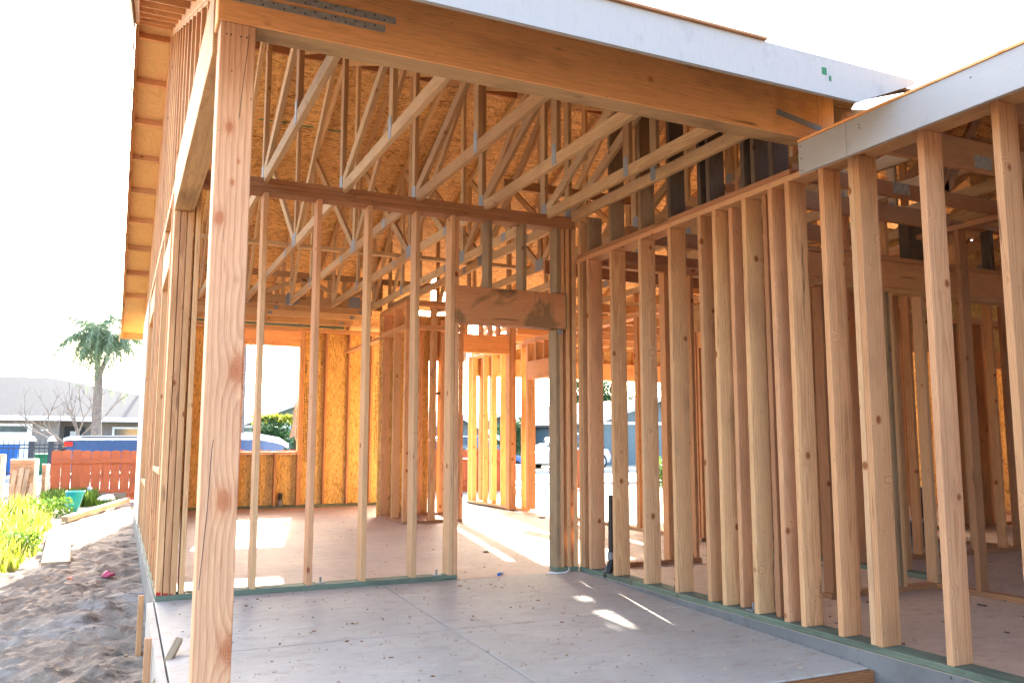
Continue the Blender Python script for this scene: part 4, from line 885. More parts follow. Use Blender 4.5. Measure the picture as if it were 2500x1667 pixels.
litter('wood_chips', 520, lambda r: (r.uniform(-3.3, -0.02), -0.03 - abs(r.gauss(0, .9)) if r.random() < .6 else r.uniform(-3, -.03)) , lambda x, y: pz(x, max(y, -3.05)), 'oldwood', .002, .012, 'fine wood chips and sawdust scattered over the porch slab', 71) if False else None
litter('wood_chips', 420, lambda r: (r.uniform(-3.3, -0.02), r.uniform(-3.0, -.01)), pz, 'oldwood', .002, .011, 'fine wood chips scattered over the porch slab', 71)
litter('dark_twigs', 35, lambda r: (r.uniform(-3.3, -0.02), r.uniform(-3.0, -.01)), pz, 'form', .003, .016, 'small brown splinters scattered over the porch slab', 72)
litter('floor_debris', 130, lambda r: (r.uniform(-3.1, 2.2), r.uniform(.16, 7.9)), lambda x, y: 0 if y < 5.8 or x < 1 else -.03, 'form', .003, .012, 'brown splinters and dirt crumbs over the inner floor', 73)
litter('floor_chips', 450, lambda r: (r.uniform(.2, 5.5), r.uniform(-5.5, .9)), lambda x, y: 0, 'oldwood', .003, .013, 'pale wood chips over the floor of the right wing', 74)
litter('floor_twigs', 160, lambda r: (r.uniform(.2, 5.0), r.uniform(-5.5, .9)), lambda x, y: 0, 'darkw', .006, .035, 'dark twigs over the floor of the right wing', 75)
litter('soil_clods', 900, lambda r: (r.uniform(-6.5, -3.45), r.uniform(-3.5, 7.5)), lambda x, y: gh(x, y) + gdisp(x, y) - .003, 'dirt', .006, .03, 'loose clods and crumbs over the bare dirt', 76)
# ------------------------------------------------------------------ STAKES, FORMS, PLANKS IN THE YARD
t = thing('form_board', 'stained wooden form board along the front edge of the porch slab', 'board', (-1.7, -3.09, -0.2))
lum(t, 'board', -3.40, -0.004, -3.106, -3.068, -0.32, -0.088, 'form', 'x')
o = lum(None, 'wooden_stake', -3.45, -3.412, 0.20, 0.235, -0.55, 0.015, 'stud'); tag(o, 'tall wooden stake driven beside the left porch edge near the corner studs', 'stake', 'wooden stakes along the left porch edge')
o = lum(None, 'wooden_stake', -3.445, -3.407, -1.17, -1.135, -0.6, 0.0, 'stud'); tag(o, 'shorter wooden stake at the left porch edge, nearer the viewer', 'stake', 'wooden stakes along the left porch edge')
o = lumd(None, 'loose_stick', (-3.55, -1.95, -0.33), (-3.28, -1.40, 0.03), 0.036, 0.036, 'oldwood'); tag(o, 'loose stick leaning over the left edge of the porch slab', 'stick')
t = thing('plank', 'wide pale plank lying on the sunlit dirt, its near end in shadow', 'plank', (-4.2, 5.5, -0.25))
lumd(t, 'board', (-4.17, 3.85, -0.185), (-4.33, 7.4, -0.165), 0.27, 0.035, 'oldwood')
o = lumd(None, 'long_board', (-4.33, 8.5, -0.10), (-3.42, 11.6, -0.02), 0.10, 0.09, 'oldwood'); tag(o, 'long pale board lying on the dirt beyond the plank', 'board')
o = lumd(None, 'wood_scrap', (-3.92, 0.92, -0.43), (-3.80, 1.16, -0.40), 0.035, 0.05, 'form'); tag(o, 'short brown wood scrap lying in the wet dirt', 'scrap')
o = lumd(None, 'wood_scrap', (-3.78, -0.05, -0.46), (-3.60, 0.10, -0.44), 0.05, 0.02, 'oldwood'); tag(o, 'flat muddy wood scrap low in the dirt near the porch edge', 'scrap')
clump('pink_wrapper', (-3.66, 2.75, -0.19), 0.055, 'pink', 'crumpled pink wrapper on the dirt slope', 'wrapper', 0.8, 4)
clump('red_rag', (-3.98, 2.9, -0.22), 0.05, 'orange', 'small faded red rag on the dirt', 'rag', 0.5, 8)
clump('plastic_sheet', (-3.80, 12.3, -0.08), 0.20, 'white', 'crumpled white plastic sheet near the red fence', 'sheet', 0.7, 6)
t = thing('metal_pipe', 'grey pipe standing out of the dirt beside the white sheet', 'pipe', (-4.05, 12.8, -0.1))
bm = bmesh.new(); tube(bm, [(-4.02, 12.4, -0.15), (-4.12, 12.9, 0.16)], 0.05, 10); bmo('pipe', bm, M['silver'], t)
for i, (x, y, a) in enumerate(((-3.95, 12.95, 0.2), (-3.62, 12.9, -0.15))):
    t = thing('cinder_block', '%s grey cinder block at the foot of the red fence' % ('left' if i == 0 else 'right'), 'cinder block', (x, y, -0.13), 'cinder blocks by the fence')
    boxo('block', 'stem', t, (x - .19, x + .19, y - .09, y + .09, -0.14, 0.05))
t = thing('bucket', 'teal plastic bucket tilted in the weeds before the red fence', 'bucket', (-4.33, 10.3, -0.12))
BX = -4.33
bm = bmesh.new(); seg = 24; rings = []
for (r_, z_) in ((0.11, 0), (0.125, 0.12), (0.15, 0.33), (0.158, 0.335), (0.158, 0.36), (0.147, 0.36), (0.12, 0.10), (0.10, 0.02)):
    rings.append([bm.verts.new((BX + r_ * math.cos(2 * math.pi * k / seg) + 0.16 * z_, 10.3 + r_ * math.sin(2 * math.pi * k / seg), -0.12 + z_)) for k in range(seg)])
for a, b in zip(rings, rings[1:]):
    for k in range(seg): bm.faces.new((a[k], a[(k + 1) % seg], b[(k + 1) % seg], b[k]))
bm.faces.new(rings[0][::-1]); bm.faces.new(rings[-1]); bmo('body', bm, M['teal'], t, True)

def leaves(name, cnt, fn, mat, size, label=None, cat=None, kind=None, par=None, aspect=0.45, droop=0.0, rs=1):
    rr = random.Random(rs); v = []; f = []
    for i in range(cnt):
        p = Vector(fn(rr)); d = Vector((rr.gauss(0, 1), rr.gauss(0, 1), rr.gauss(0, 1) - droop)).normalized(); s = d.orthogonal().normalized(); q = d.cross(s); a = rr.uniform(0, 6.28)
        s2 = s * math.cos(a) + q * math.sin(a); L = size * rr.uniform(0.6, 1.4); k = len(v)
        v += [p, p + d * L * .5 + s2 * L * aspect * .5, p + d * L, p + d * L * .5 - s2 * L * aspect * .5]; f.append((k, k + 1, k + 2, k + 3))
    o = mesh(name, v, f, M[mat], par); return tag(o, label, cat, None, kind)
def grass(name, cnt, fn, hgt, mat, label, rs, wd=0.011):
    rr = random.Random(rs); v = []; f = []
    for i in range(cnt):
        x, y, k_ = fn(rr); z = gh(x, y) + gdisp(x, y) - 0.02; h = hgt * rr.uniform(0.4, 1.25) * k_; a = rr.uniform(0, 6.28); b = rr.uniform(0.1, 0.75) * h; w_ = wd * rr.uniform(0.6, 1.4)
        s = Vector((-math.sin(a), math.cos(a), 0)) * w_; p = Vector((x, y, z)); m_ = p + Vector((math.cos(a) * b * .35, math.sin(a) * b * .35, h * .6)); tp = p + Vector((math.cos(a) * b, math.sin(a) * b, h)); k = len(v)
        v += [p - s, p + s, m_ + s * .8, m_ - s * .8, tp]; f += [(k, k + 1, k + 2, k + 3), (k + 3, k + 2, k + 4)]
    tag(mesh(name, v, f, M[mat]), label, 'weeds', None, 'stuff')
def g1(rr):
    while True:
        y = rr.uniform(2.6, 10.5); x = rr.uniform(-7.0, -4.15)
        lim = -4.42 - 0.03 * (y - 4) + 0.20 * noise.noise(Vector((0, y * 0.8, 3)))
        if y < 4.2: lim -= (4.2 - y) * 0.45
        dn = noise.noise(Vector((x * 1.7, y * 1.3, 1)))
        if x < lim and dn > -0.32 + rr.random() * 0.3: return x, y, max(0.45, min(1.25, (lim - x) * 2.2 + 0.45))
grass('weeds', 15000, g1, 0.26, 'grass', 'bright yellow green weeds spreading over the sunlit dirt on the left', 3, 0.010)
def g2(rr):
    x = rr.uniform(-4.9, -3.55); y = rr.uniform(11.6, 13.1); return x, y, 1.0 if x < -4.0 else 0.35
grass('fence_weeds', 3500, g2, 0.28, 'weed', 'dark green weeds in the shade at the foot of the red fence', 5, 0.016)
# leafy clumps in the weeds
def cl(cx, cy, cz, r):
    def fn(rr):
        a = rr.uniform(0, 6.28); q = r * math.sqrt(rr.random()); return (cx + q * math.cos(a), cy + q * math.sin(a), cz + rr.random() * r * 0.9)
    return fn
for i, (x, y, r_) in enumerate(((-4.75, 5.6, .30), (-5.0, 3.6, .22), (-4.95, 7.6, .28), (-4.6, 9.6, .35))):
    leaves('weed_bush', 900, cl(x, y, gh(x, y), r_), 'weed', 0.055, ['leafy dark green weed bush in the middle of the bright weeds', 'small leafy weed bush at the near end of the weeds', 'leafy weed bush in the weeds behind the dark one', 'leafy weed bush at the far end of the weeds'][i], 'bush', rs=i + 20)

# ------------------------------------------------------------------ FENCES, BLOCK WALL
FX = -4.86
def picket_fence(x0, x1, y, label, z0=-0.12, z1=0.92, gate=None):
    t = thing('picket_fence', label, 'fence', ((x0 + x1) / 2, y, z0))
    n_ = 0; x = x0; pw = 0.179; rr = random.Random(int(x0 * 10))
    me = {}
    while x < x1 - 0.05 and n_ < 96:
        bm = bmesh.new(); h = z1 - z0 + rr.uniform(-.012, .012); r_ = pw / 2; pts = [(0, 0), (pw, 0), (pw, h - 0.024)] + [(r_ + (r_ - .012) * math.cos(a), h - 0.022 + 0.022 * math.sin(a)) for a in [math.pi * k / 8 for k in range(9)]] + [(0, h - 0.024)]
        fr = [bm.verts.new((q[0], 0, q[1])) for q in pts]; bk = [bm.verts.new((q[0], 0.018, q[1])) for q in pts]; bm.faces.new(fr); bm.faces.new(bk[::-1])
        for k in range(len(pts)): bm.faces.new((fr[(k + 1) % len(pts)], fr[k], bk[k], bk[(k + 1) % len(pts)]))
        o = bmo('picket', bm, M['redfence'], t); o.location = Vector((x + rr.uniform(-.003, .003), y + rr.uniform(-.003, .003), z0)) - Vector(t.location); o.rotation_euler = (0, R(rr.uniform(-.5, .5)), 0)
        x += 0.184; n_ += 1
    lum(t, 'rail', x0, x1, y - 0.04, y - 0.002, z1 - 0.27, z1 - 0.18, 'redfence', 'x'); lum(t, 'rail', x0, x1, y - 0.04, y - 0.002, z0 + 0.12, z0 + 0.21, 'redfence', 'x')
    return t
picket_fence(FX, 3.9, 13.3, 'red stained picket fence across the front of the yard')
gt = picket_fence(4.0, 5.4, 13.0, 'red picket gate with a diagonal brace and white hinge strap')
lumd(gt, 'brace', (4.06, 12.94, 0.06), (5.3, 12.94, 0.62), 0.03, 0.09, 'redfence', Vector((0, 1, 0))); boxo('hinge', 'white', gt, (4.0, 4.28, 12.93, 12.955, 0.68, 0.72))
picket_fence(6.9, 7.75, 13.2, 'short red picket fence beyond the garage, at the driveway')
t = thing('hose', 'thin pale hose snaking over the dirt outside the front door', 'hose', (4.2, 11, -.15))
bm = bmesh.new(); tube(bm, [(3.9 + 0.25 * math.sin(i * .7), 12.9 - i * .45, -0.155) for i in range(10)], 0.012, 6); bmo('tube', bm, M['trim'], t)
# block wall stepping along the left boundary
t = thing('block_wall', 'stepped tan concrete block wall with white mortar edges at the far left', 'wall', (-5.2, 11.5, -0.2))
def blocks(x0, x1, y0, y1, z0, z1):
    bm = bmesh.new(); z = z0; r = 0
    while z < z1 - 0.05:
        x = x0 - (0.2 if r % 2 else 0)
        while x < x1 - 0.01: abox(bm, max(x, x0) + .004, min(x + .4, x1) - .004, y0, y1, z + .004, min(z + .2, z1) - .004); x += 0.4
        z += 0.2; r += 1
    return bm
for (x0, x1, y0, zt_) in ((-6.6, -5.42, 10.6, 0.86), (-5.42, -4.98, 11.6, 0.76), (-4.98, -4.86, 12.7, 0.64)):
    bmo('block_course', blocks(x0, x1, y0, y0 + .19, -0.3, zt_ - .06), M['tan'], t); boxo('cap', 'blockcap', t, (x0, x1 + .01, y0 - .01, y0 + .2, zt_ - .06, zt_)); boxo('edge_trim', 'mortar', t, (x1 - .05, x1 + .012, y0 - .012, y0 + .2, -0.3, zt_ + .012), (x0, x1, y0 - .012, y0 + .2, zt_, zt_ + .02))
for i, (x, lean) in enumerate(((-5.35, .03), (-5.27, .05), (-5.20, .07), (-5.13, .14))):
    o = lumd(None, 'leaning_board', (x, 11.0 + i * .12, -0.25), (x + lean, 11.4 + i * .12, 0.58 + i * .04), 0.07, 0.02, 'greyfence'); tag(o, '%s grey board leaning on the block wall' % ['first', 'second', 'third', 'last'][i], 'board', 'grey boards leaning on the block wall')
t = thing('flower_pot', 'terracotta pot standing on the block wall at the left edge', 'pot', (-5.68, 11.5, .8))
bm = bmesh.new(); tube(bm, [(-5.66, 10.7, .88), (-5.66, 10.7, 1.0), (-5.66, 10.7, 1.01), (-5.66, 10.7, 1.06)], [.08, .12, .14, .14], 16); bmo('pot', bm, M['orange'], t)
# iron fence across the street
t = thing('iron_fence', 'black iron picket fence with capped posts in front of the grey roofed house', 'fence', (-7, 27, 0))
bm = bmesh.new()
for i in range(52):
    x = -10.6 + i * 0.155; tube(bm, [(x, 27, -0.05), (x, 27, 1.13), (x, 27, 1.20)], [.011, .011, .002], 5)
bmo('bar', bm, M['iron'], t)
boxo('rail', 'iron', t, (-10.6, -2.6, 26.98, 27.02, 0.98, 1.02), (-10.6, -2.6, 26.98, 27.02, 0.86, 0.90), (-10.6, -2.6, 26.98, 27.02, 0.05, 0.09))
for x in (-6.35, -5.75): boxo('post', 'iron', t, (x - .09, x + .09, 26.9, 27.1, -.05, 1.12)); 
for x in (-6.35, -5.75): 
    bm = bmesh.new(); tube(bm, [(x, 27, 1.12), (x, 27, 1.16), (x, 27, 1.30)], [.14, .14, .05], 10); bmo('post_cap', bm, M['trim'], t)
for i, (x, m, lb) in enumerate(((-7.1, 'bluebin', 'blue wheeled bin behind the iron fence'), (-7.7, 'greenbin', 'green wheeled bin left of the blue one'), (-5.98, 'greenbin', 'green wheeled bin between the iron fence posts'))):
    t = thing('wheeled_bin', lb, 'bin', (x, 28, -.05), 'wheeled bins across the street')
    v = [(x - .24, 27.75, -.05), (x + .24, 27.75, -.05), (x + .24, 28.2, -.05), (x - .24, 28.2, -.05), (x - .3, 27.7, .92 - .3 * (i > 0)), (x + .3, 27.7, .92 - .3 * (i > 0)), (x + .3, 28.3, .92 - .3 * (i > 0)), (x - .3, 28.3, .92 - .3 * (i > 0))]
    mesh('body', v, [(0, 3, 2, 1), (4, 5, 6, 7), (0, 1, 5, 4), (1, 2, 6, 5), (2, 3, 7, 6), (3, 0, 4, 7)], M[m], t); zz = .92 - .3 * (i > 0); boxo('lid', m, t, (x - .33, x + .33, 27.66, 28.36, zz, zz + .06))

# ------------------------------------------------------------------ HOUSES ACROSS THE STREET
h = thing('house', 'single storey stucco house with a grey hip roof and white garage door', 'house', (-7, 42, 0))
boxo('wall', 'stucco', h, (-20, -6.2, 38.5, 50, -.1, 2.25), (-6.2, 2.5, 40.0, 50, -.1, 2.25))
def hip(name, x0, x1, y0, y1, ze, rx0, rx1, ry, zr, mat, par):
    v = [(x0, y0, ze), (x1, y0, ze), (x1, y1, ze), (x0, y1, ze), (rx0, ry, zr), (rx1, ry, zr)]
    return mesh(name, v, [(0, 1, 5, 4), (1, 2, 5), (2, 3, 4, 5), (3, 0, 4), (0, 3, 2, 1)], M[mat], par)
hip('roof', -21, 3.4, 39.2, 51, 2.25, -15, -7.1, 45, 4.55, 'roof', h); hip('porch_roof', -17, -5.6, 37.8, 46, 2.25, -11.5, -9.5, 41.6, 3.75, 'roof', h)
boxo('fascia', 'trim', h, (-17, -5.6, 37.76, 37.8, 2.08, 2.30), (-5.6, 3.4, 39.16, 39.2, 2.08, 2.30))
g = boxo('garage_door', 'trim', h, (-13.5, -7.30, 38.44, 38.49, -.1, 1.95))
for x in (-12.8, -11.1, -9.5, -8.05): boxo('window', 'glass', g, (x - .55, x + .55, 38.42, 38.44, 1.55, 1.82))
boxo('house_number', 'trim', h, (-6.95, -6.65, 38.46, 38.49, 1.62, 1.70))
d = boxo('door', 'iron', h, (-6.05, -5.15, 39.95, 39.99, -.1, 1.85)); boxo('pane', 'trim', d, (-5.8, -5.4, 39.93, 39.95, 1.35, 1.62))
wn = boxo('window', 'glass', h, (-3.85, -1.9, 39.94, 39.99, .5, 1.75)); boxo('frame', 'trim', wn, (-3.95, -3.85, 39.9, 39.96, .4, 1.85), (-1.9, -1.8, 39.9, 39.96, .4, 1.85), (-3.85, -1.9, 39.9, 39.96, 1.75, 1.85), (-3.85, -1.9, 39.9, 39.96, .4, .5))
def gable_house(label, x0, x1, y0, y1, ze, apx, za, mat, lean=None):
    t = thing('house', label, 'house', ((x0 + x1) / 2, (y0 + y1) / 2, 0))
    pts = [(x0, -.1), (x1, -.1), (x1, ze), (apx, za), (x0, ze)]; n_ = len(pts)
    v = [(x, y0, z) for x, z in pts] + [(x, y1, z) for x, z in pts]
    mesh('wall', v, [list(range(n_)), [i + n_ for i in range(n_)][::-1]] + [[(i + 1) % n_, i, i + n_, (i + 1) % n_ + n_] for i in range(n_)], M[mat], t)
    o = 0.35
    for (xa, zaa, xb, zbb) in ((x0, ze, apx, za), (x1, ze, apx, za)):
        s = (zbb - zaa) / (xb - xa); xe = xa - o * (1 if xb > xa else -1); ze_ = zaa - abs(s) * o
        v = [(xe, y0 - .5, ze_ + .02), (xb, y0 - .5, zbb + .02), (xb, y1, zbb + .02), (xe, y1, ze_ + .02)]; v += [(a, b, c + .12) for a, b, c in v]
        mesh('roof', v, [(0, 3, 2, 1), (4, 5, 6, 7), (0, 1, 5, 4), (1, 2, 6, 5), (2, 3, 7, 6), (3, 0, 4, 7)], M['roof'], t)
        v = [(xe, y0 - .54, ze_ - .1), (xb, y0 - .54, zbb - .1), (xb, y0 - .51, zbb - .1), (xe, y0 - .51, ze_ - .1)]; v += [(a, b, c + .24) for a, b, c in v]
        mesh('barge_board', v, [(0, 3, 2, 1), (4, 5, 6, 7), (0, 1, 5, 4), (1, 2, 6, 5), (2, 3, 7, 6), (3, 0, 4, 7)], M['trim'], t)
    return t
hh = gable_house('sage green gabled house seen through the far window opening', 0.8, 9.9, 32, 44, 1.75, 5.6, 3.65, 'sage'); boxo('window', 'trim', hh, (1.15, 1.75, 31.95, 31.99, .9, 1.55)); boxo('belt_trim', 'trim', hh, (1.0, 9.8, 31.93, 31.99, 1.72, 1.84))
gable_house('blue grey gabled house seen past the open front door', 9.0, 12.6, 31, 44, 1.45, 10.6, 2.5, 'bluegrey')
hh = gable_house('blue grey gabled house glimpsed between the right porch studs', 17.5, 24.5, 30, 42, 2.0, 21.6, 3.3, 'bluegrey'); boxo('belt_trim', 'trim', hh, (17.6, 24.4, 29.9, 29.99, 2.0, 2.15))
gable_house('low grey green house behind the white car', 13.3, 17.0, 36, 44, 1.9, 15.2, 2.6, 'sage')

# ------------------------------------------------------------------ VEHICLES
def loft(name, secs, mat, par, smooth=True):
    """secs: list of closed outlines (same count) -> skin"""
    bm = bmesh.new(); R_ = [[bm.verts.new(p) for p in s] for s in secs]; n_ = len(secs[0])
    for a, b in zip(R_, R_[1:]):
        for k in range(n_): bm.faces.new((a[k], a[(k + 1) % n_], b[(k + 1) % n_], b[k]))
    bm.faces.new(R_[0][::-1]); bm.faces.new(R_[-1]); bmesh.ops.recalc_face_normals(bm, faces=bm.faces); return bmo(name, bm, M[mat], par, smooth)
def car(label, x, y, z, ang, paint, L=4.5, H=1.45, W=1.75):
    t = thing('parked_car', label, 'car', (x, y, z), 'cars parked in the street'); t.rotation_euler = (0, 0, ang)
    def sec(px, zb, zt_, wd, tuck=0.82):
        return [(px, -wd / 2 * .9, zb), (px, wd / 2 * .9, zb), (px, wd / 2, zb + (zt_ - zb) * .45), (px, wd / 2 * tuck, zt_), (px, -wd / 2 * tuck, zt_), (px, -wd / 2, zb + (zt_ - zb) * .45)]
    def add(o): o.location = (0, 0, 0); return o
    hb = H * .60
    add(loft('body', [sec(-L / 2, .38, .62, W * .8), sec(-L / 2 + .12, .26, hb * .9, W * .95), sec(-L / 2 + .8, .22, hb, W), sec(0, .2, hb * 1.04, W), sec(L * .25, .2, hb * 1.02, W), sec(L / 2 - .5, .22, hb * .88, W * .97), sec(L / 2 - .08, .28, hb * .72, W * .88), sec(L / 2, .36, .52, W * .76)], paint, t))
    add(loft('window_band', [sec(-L * .40, hb * .93, hb * .98, W * .88, .9), sec(-L * .27, hb * .93, H * .955, W * .90, .80), sec(0, hb * .93, H * .985, W * .92, .80), sec(L * .09, hb * .93, H * .965, W * .90, .80), sec(L * .27, hb * .93, hb * .99, W * .88, .9)], 'glass', t))
    add(loft('roof', [sec(-L * .29, H * .92, H * .945, W * .70, .9), sec(-L * .24, H * .93, H * .985, W * .74, .9), sec(0, H * .945, H, W * .76, .9), sec(L * .08, H * .93, H * .985, W * .74, .9), sec(L * .12, H * .90, H * .93, W * .70, .9)], paint, t))
    for s in (-1, 1):
        for px in (-L * .31, L * .32):
            bm = bmesh.new(); tube(bm, [(px, s * (W / 2 - .2), .32), (px, s * (W / 2 + .01), .32)], .32, 18); wv = add(bmo('wheel', bm, M['rubber'], t))
            bm = bmesh.new(); tube(bm, [(px, s * (W / 2), .32), (px, s * (W / 2 + .02), .32)], .19, 12); o = bmo('rim', bm, M['silver'], wv); o.location = (0, 0, 0)
        add(boxo('headlight', 'white', t, (L / 2 - .25, L / 2 - .02, s * W * .33 - .14, s * W * .33 + .14, .52, .66))); add(boxo('tail_light', 'tail', t, (-L / 2 + .0, -L / 2 + .12, s * W * .34 - .12, s * W * .34 + .12, .6, .78)))
        add(boxo('door_pillar', paint, t, (-.05, .03, s * W * .44 - .012, s * W * .44 + .012, hb, H * .95)))
    return t
car('blue sedan parked behind the red fence beyond the front door', 8.15, 22.5, -0.2, R(2), 'blue', 4.5, 1.52)
car('white car parked across the street right of the front door studs', 15.2, 27.6, -0.10, R(205), 'whitepaint', 4.6, 1.62)
car('white van parked behind the white car', 18.0, 33.0, -0.10, R(200), 'whitepaint', 4.8, 1.9)
car('silver car with only its rounded front showing at the driveway', 4.05, 14.8, -0.15, R(-8), 'silver', 4.4, 1.3)
b = thing('motorboat', 'blue motorboat with a white deck parked behind the red fence', 'boat', (-2, 20, 0))
def hs(px, wd, zb, zt_): return [(px, 20 - wd * .25, zb), (px, 20 + wd * .25, zb), (px, 20 + wd / 2, zt_), (px, 20 - wd / 2, zt_)]
def dk(px, wd, z0, z1): return [(px, 20 - wd / 2, z0), (px, 20 + wd / 2, z0), (px, 20 + wd * .42, z1), (px, 20 - wd * .42, z1)]
loft('hull', [hs(-4.9, 1.7, .35, 1.12), hs(-3, 2.0, .3, 1.14), hs(-1, 2.0, .3, 1.16), hs(.3, 1.5, .4, 1.14), hs(.95, .5, .7, 1.0)], 'blue', b, False)
loft('deck', [dk(-4.98, 1.74, 1.13, 1.20), dk(-4.8, 1.8, 1.145, 1.26), dk(-3, 2.06, 1.155, 1.27), dk(-1, 2.06, 1.17, 1.36), dk(.1, 1.7, 1.16, 1.35), dk(.75, 1.0, 1.05, 1.24), dk(1.1, .3, .92, 1.05)], 'whitepaint', b, False)
boxo('rub_rail', 'iron', b, (-4.55, -2.2, 18.93, 18.965, 1.205, 1.245)); boxo('tail_light', 'tail', b, (-4.95, -4.75, 19.1, 19.2, .98, 1.1))
boxo('trailer', 'iron', b, (-4.8, .4, 19.6, 19.7, .1, .2), (-4.8, .4, 20.3, 20.4, .1, .2), (-3.2, -3.0, 19.0, 21.0, .1, .2))

# ------------------------------------------------------------------ TREES AND PLANTS
def palm(label, x, y, z, hgt, r, n_fr, lean=(0, 0), split=True, rs=1, spread=1.7, par_mat='palmleaf', wind=(-0.2, 0)):
    t = thing('palm_tree', label, 'palm tree', (x, y, z)); rr = random.Random(rs)
    bm = bmesh.new(); top = Vector((x + lean[0], y + lean[1], z + hgt))
    pts = [Vector((x, y, z)).lerp(top, i / 12) for i in range(13)]
    tube(bm, pts, [r * (1.25 - .35 * i / 12) * (1 + .06 * (i % 2)) for i in range(13)], 10)
    tops = [top]
    if split:
        t2 = top + Vector((.38, 0, 1.0)); t3 = top + Vector((-.2, 0, 1.25)); tube(bm, [top - Vector((0, 0, .2)), t2], [r * .7, r * .45], 8); tube(bm, [top - Vector((0, 0, .2)), t3], [r * .7, r * .45], 8); tops = [t2, t3]
    bmo('trunk', bm, M['bark'], t)
    v = []; f = []
    for i in range(n_fr):
        o = tops[i % len(tops)]; a = rr.uniform(0, 6.28); el = rr.uniform(-.15, 1.5) if rr.random() < .5 else rr.uniform(.7, 1.5); L = spread * rr.uniform(.7, 1.15); p = o.copy(); d = Vector((math.cos(a) * math.cos(el), math.sin(a) * math.cos(el), math.sin(el))); prev = p
        for s in range(16):
            d = (d + Vector((wind[0] * .12, wind[1] * .12, -.155 if not split else -.25))).normalized(); q = p + d * (L / 16); sd_ = d.cross(Vector((0, 0, 1)));
            if sd_.length < .05: sd_ = Vector((1, 0, 0))
            sd_.normalize(); k = len(v); w_ = .012; v += [p - sd_ * w_, p + sd_ * w_, q + sd_ * w_, q - sd_ * w_]; f.append((k, k + 1, k + 2, k + 3))
            ll = L * .24 * math.sin(math.pi * (s + 1.5) / 18)
            for sg in (-1, 1):
                for u in (0.0, .5):
                    b0 = p.lerp(q, u); dd = (sd_ * sg * rr.uniform(.5, 1) + d * .5 + Vector((rr.uniform(-.2, .2), rr.uniform(-.2, .2), -rr.uniform(.2, 1.0)))).normalized(); k = len(v); pw = d * .022
                    v += [b0 - pw, b0 + pw, b0 + dd * ll * .6 + pw * .7, b0 + dd * ll + Vector((0, 0, -.04))]; f.append((k, k + 1, k + 2, k + 3))
            p = q
    mesh('crown', v, f, M[par_mat], t); return t
palm('two headed palm tree with a windblown crown left of the house', -4.42, 30, -.1, 3.9, .17, 96, (-.05, 0), True, 4, 2.5, wind=(-.12, 0))
palm('slim distant palm beyond the green house roof', 13.3, 44, -.1, 4.0, .13, 22, (0, 0), False, 7, 1.1)
palm('tall palm glimpsed between the right porch studs', 24.2, 40, -.1, 6.6, .18, 30, (0, 0), False, 9, 1.8)
palm('thick shaggy palm trunk left of the far window view', .06, 23.5, -.2, 9.5, .14, 10, (.05, 0), False, 11, 1.4)
palm('shaggy palm seen through the opening at the far right', 17.2, 11.6, -.3, 6.0, .30, 26, (0, 0), False, 15, 1.6)
def bare_tree(label, x, y, z, H, rs):
    t = thing('bare_tree', label, 'tree', (x, y, z)); rr = random.Random(rs); bm = bmesh.new(); bb = bmesh.new()
    def br_(p, d, L, r_, dep, tgt):
        pts = [p]; q = p
        for i in range(4): d = (d + Vector((rr.uniform(-.25, .25), rr.uniform(-.2, .2), rr.uniform(-.02, .16)))).normalized(); q = q + d * L / 4; pts.append(q)
        tube(tgt, pts, [r_ * (1 - .13 * i) for i in range(5)], 5, False)
        if dep > 0:
            for k in range(rr.choice((2, 3))): br_(pts[rr.choice((2, 3, 4))], (d + Vector((rr.uniform(-1, 1), rr.uniform(-.6, .6), rr.uniform(-.2, .7)))).normalized(), L * rr.uniform(.55, .8), r_ * .6, dep - 1, bb)
    br_(Vector((x, y, z)), Vector((0, 0, 1)), H * .35, .09, 0, bm)
    for k in range(6): br_(Vector((x, y, z + H * .33)), Vector((rr.uniform(-1.2, 1.0), rr.uniform(-.4, .4), rr.uniform(.25, .9))).normalized(), H * .45, .038, 3, bb)
    bmo('trunk', bm, M['twig'], t); bmo('branches', bb, M['twig'], t); return t
bare_tree('leafless tree spreading in front of the grey roofed house', -5.25, 29, -.1, 2.9, 6)
def bush(label, name, cx, cy, z0, z1, rx, ry, n_, mat, size, rs, tip=None, cat='bush'):
    t = thing(name, label, cat, (cx, cy, z0)); H = z1 - z0
    blobs = []; q = random.Random(rs)
    for i in range(14): blobs.append((cx + q.uniform(-rx, rx) * .8, cy + q.uniform(-ry, ry) * .8, z0 + H * q.uniform(.25, .82), q.uniform(.25, .45) * min(rx, H)))
    def fn(rr):
        b_ = rr.choice(blobs); d = Vector((rr.gauss(0, 1), rr.gauss(0, 1), rr.gauss(0, 1))).normalized() * b_[3] * (1 - .35 * rr.random() ** 2); return (b_[0] + d.x * 1.2, b_[1] + d.y, min(z1, max(z0, b_[2] + d.z)))
    leaves('crown', n_, fn, mat, size, par=t, rs=rs)
    if tip: leaves('fresh_tips', n_ // 9, lambda rr: (cx + rr.uniform(-rx, rx * .5), cy + rr.uniform(-ry, 0), z1 + rr.uniform(-.08, .1)), tip, size * 1.3, par=t, rs=rs + 1)
    bm = bmesh.new()
    for i in range(4): tube(bm, [(cx + rx * (i - 1.5) * .3, cy, z0), (cx + rx * (i - 1.5) * .45, cy, z0 + H * .6)], .035, 6)
    bmo('trunk', bm, M['bark'], t); return t
bush('clipped dark green hedge with yellow tips in front of the green house', 'hedge', 2.35, 27, .45, 2.0, 1.35, .5, 5200, 'hedge', .13, 31, 'hedgetip', 'hedge')
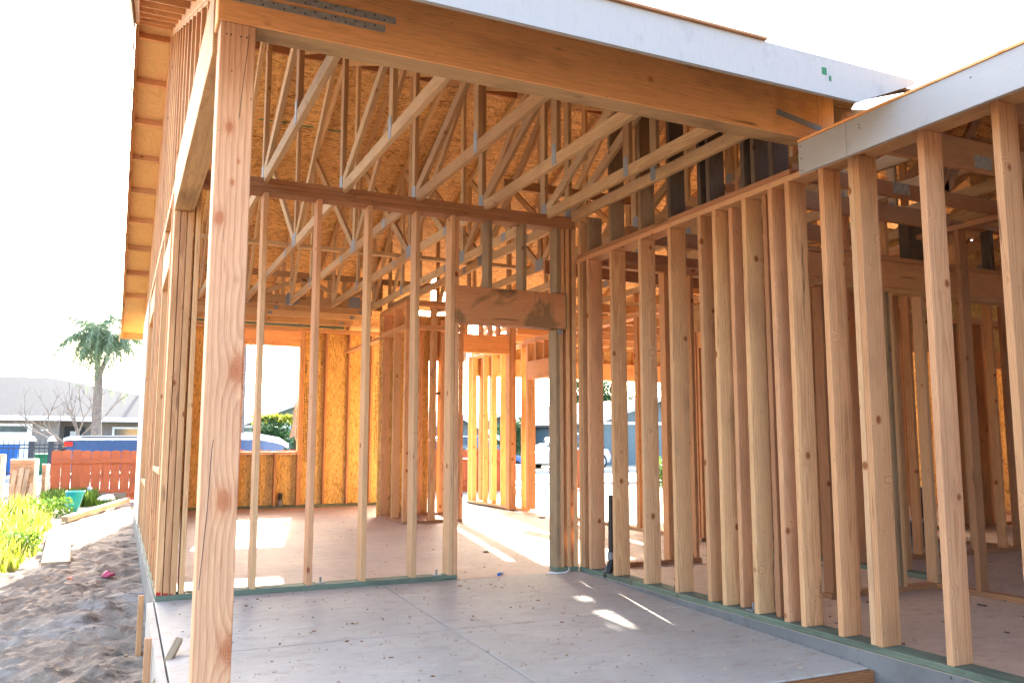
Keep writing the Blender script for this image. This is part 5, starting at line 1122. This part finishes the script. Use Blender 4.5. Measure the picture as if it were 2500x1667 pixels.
bush('round green tree across the street beside the white car', 'tree', 13.95, 30.5, 0.2, 2.35, .9, .8, 4200, 'hedge', .14, 33, None, 'tree')
bush('green bush at the fence seen between the second and third right studs', 'bush', 9.6, 12.2, -.17, .75, .7, .4, 1800, 'weed', .10, 35)
bush('bright leafy bush glimpsed between the third and fourth right studs', 'bush', 11.4, 13.6, -.17, 1.0, .6, .5, 1800, 'weed', .10, 37)
bush('yellow green shrub over a white panel at the far right opening', 'bush', 16.0, 8.9, 0.9, 2.6, 1.2, .6, 2400, 'weed', .12, 39, 'hedgetip')
bush('low green plant outside the far right opening', 'bush', 12.2, 6.4, -.25, .5, .7, .4, 1400, 'weed', .10, 41)
bush('big distant tree behind the houses at the right', 'tree', 27.0, 44, .5, 6.0, 2.6, 1.5, 5000, 'hedge', .30, 43, None, 'tree')
t = thing('garden_wall', 'white panel wall on blocks beyond the right wing', 'wall', (14, 8, -.3))
boxo('block_base', 'tan', t, (12.5, 20, 8.0, 8.2, -.3, .35)); boxo('white_panel', 'trim', t, (12.5, 20, 8.05, 8.15, .36, 1.35))
# utility poles and mast
for (x, y, hh_, r_, lb) in ((0.85, 60, 16.0, .07, 'thin antenna mast far beyond the window opening'), (18.2, 60, 6.2, .08, 'thin utility pole far beyond the front door'), (29.0, 60, 7.0, .08, 'thin utility pole between the door jamb studs')):
    t = thing('utility_pole', lb, 'pole', (x, y, 0)); bm = bmesh.new(); tube(bm, [(x, y, -.1), (x, y, hh_)], r_, 6); bmo('mast', bm, M['iron'], t)
    for k in range(3): boxo('crossarm', 'iron', t, (x - .5 + .1 * k, x + .4, y - .05, y + .05, hh_ * (.55 + .15 * k), hh_ * (.55 + .15 * k) + .10))
t = thing('power_lines', 'thin power lines sagging over the houses across the street', 'cable', (0, 55, 5))
bm = bmesh.new()
for zz in (5.6, 6.0): tube(bm, [(-30 + i * 5, 55, zz - .25 * math.sin(math.pi * ((i % 6) / 6))) for i in range(16)], .025, 4, False)
bmo('cable', bm, M['iron'], t)
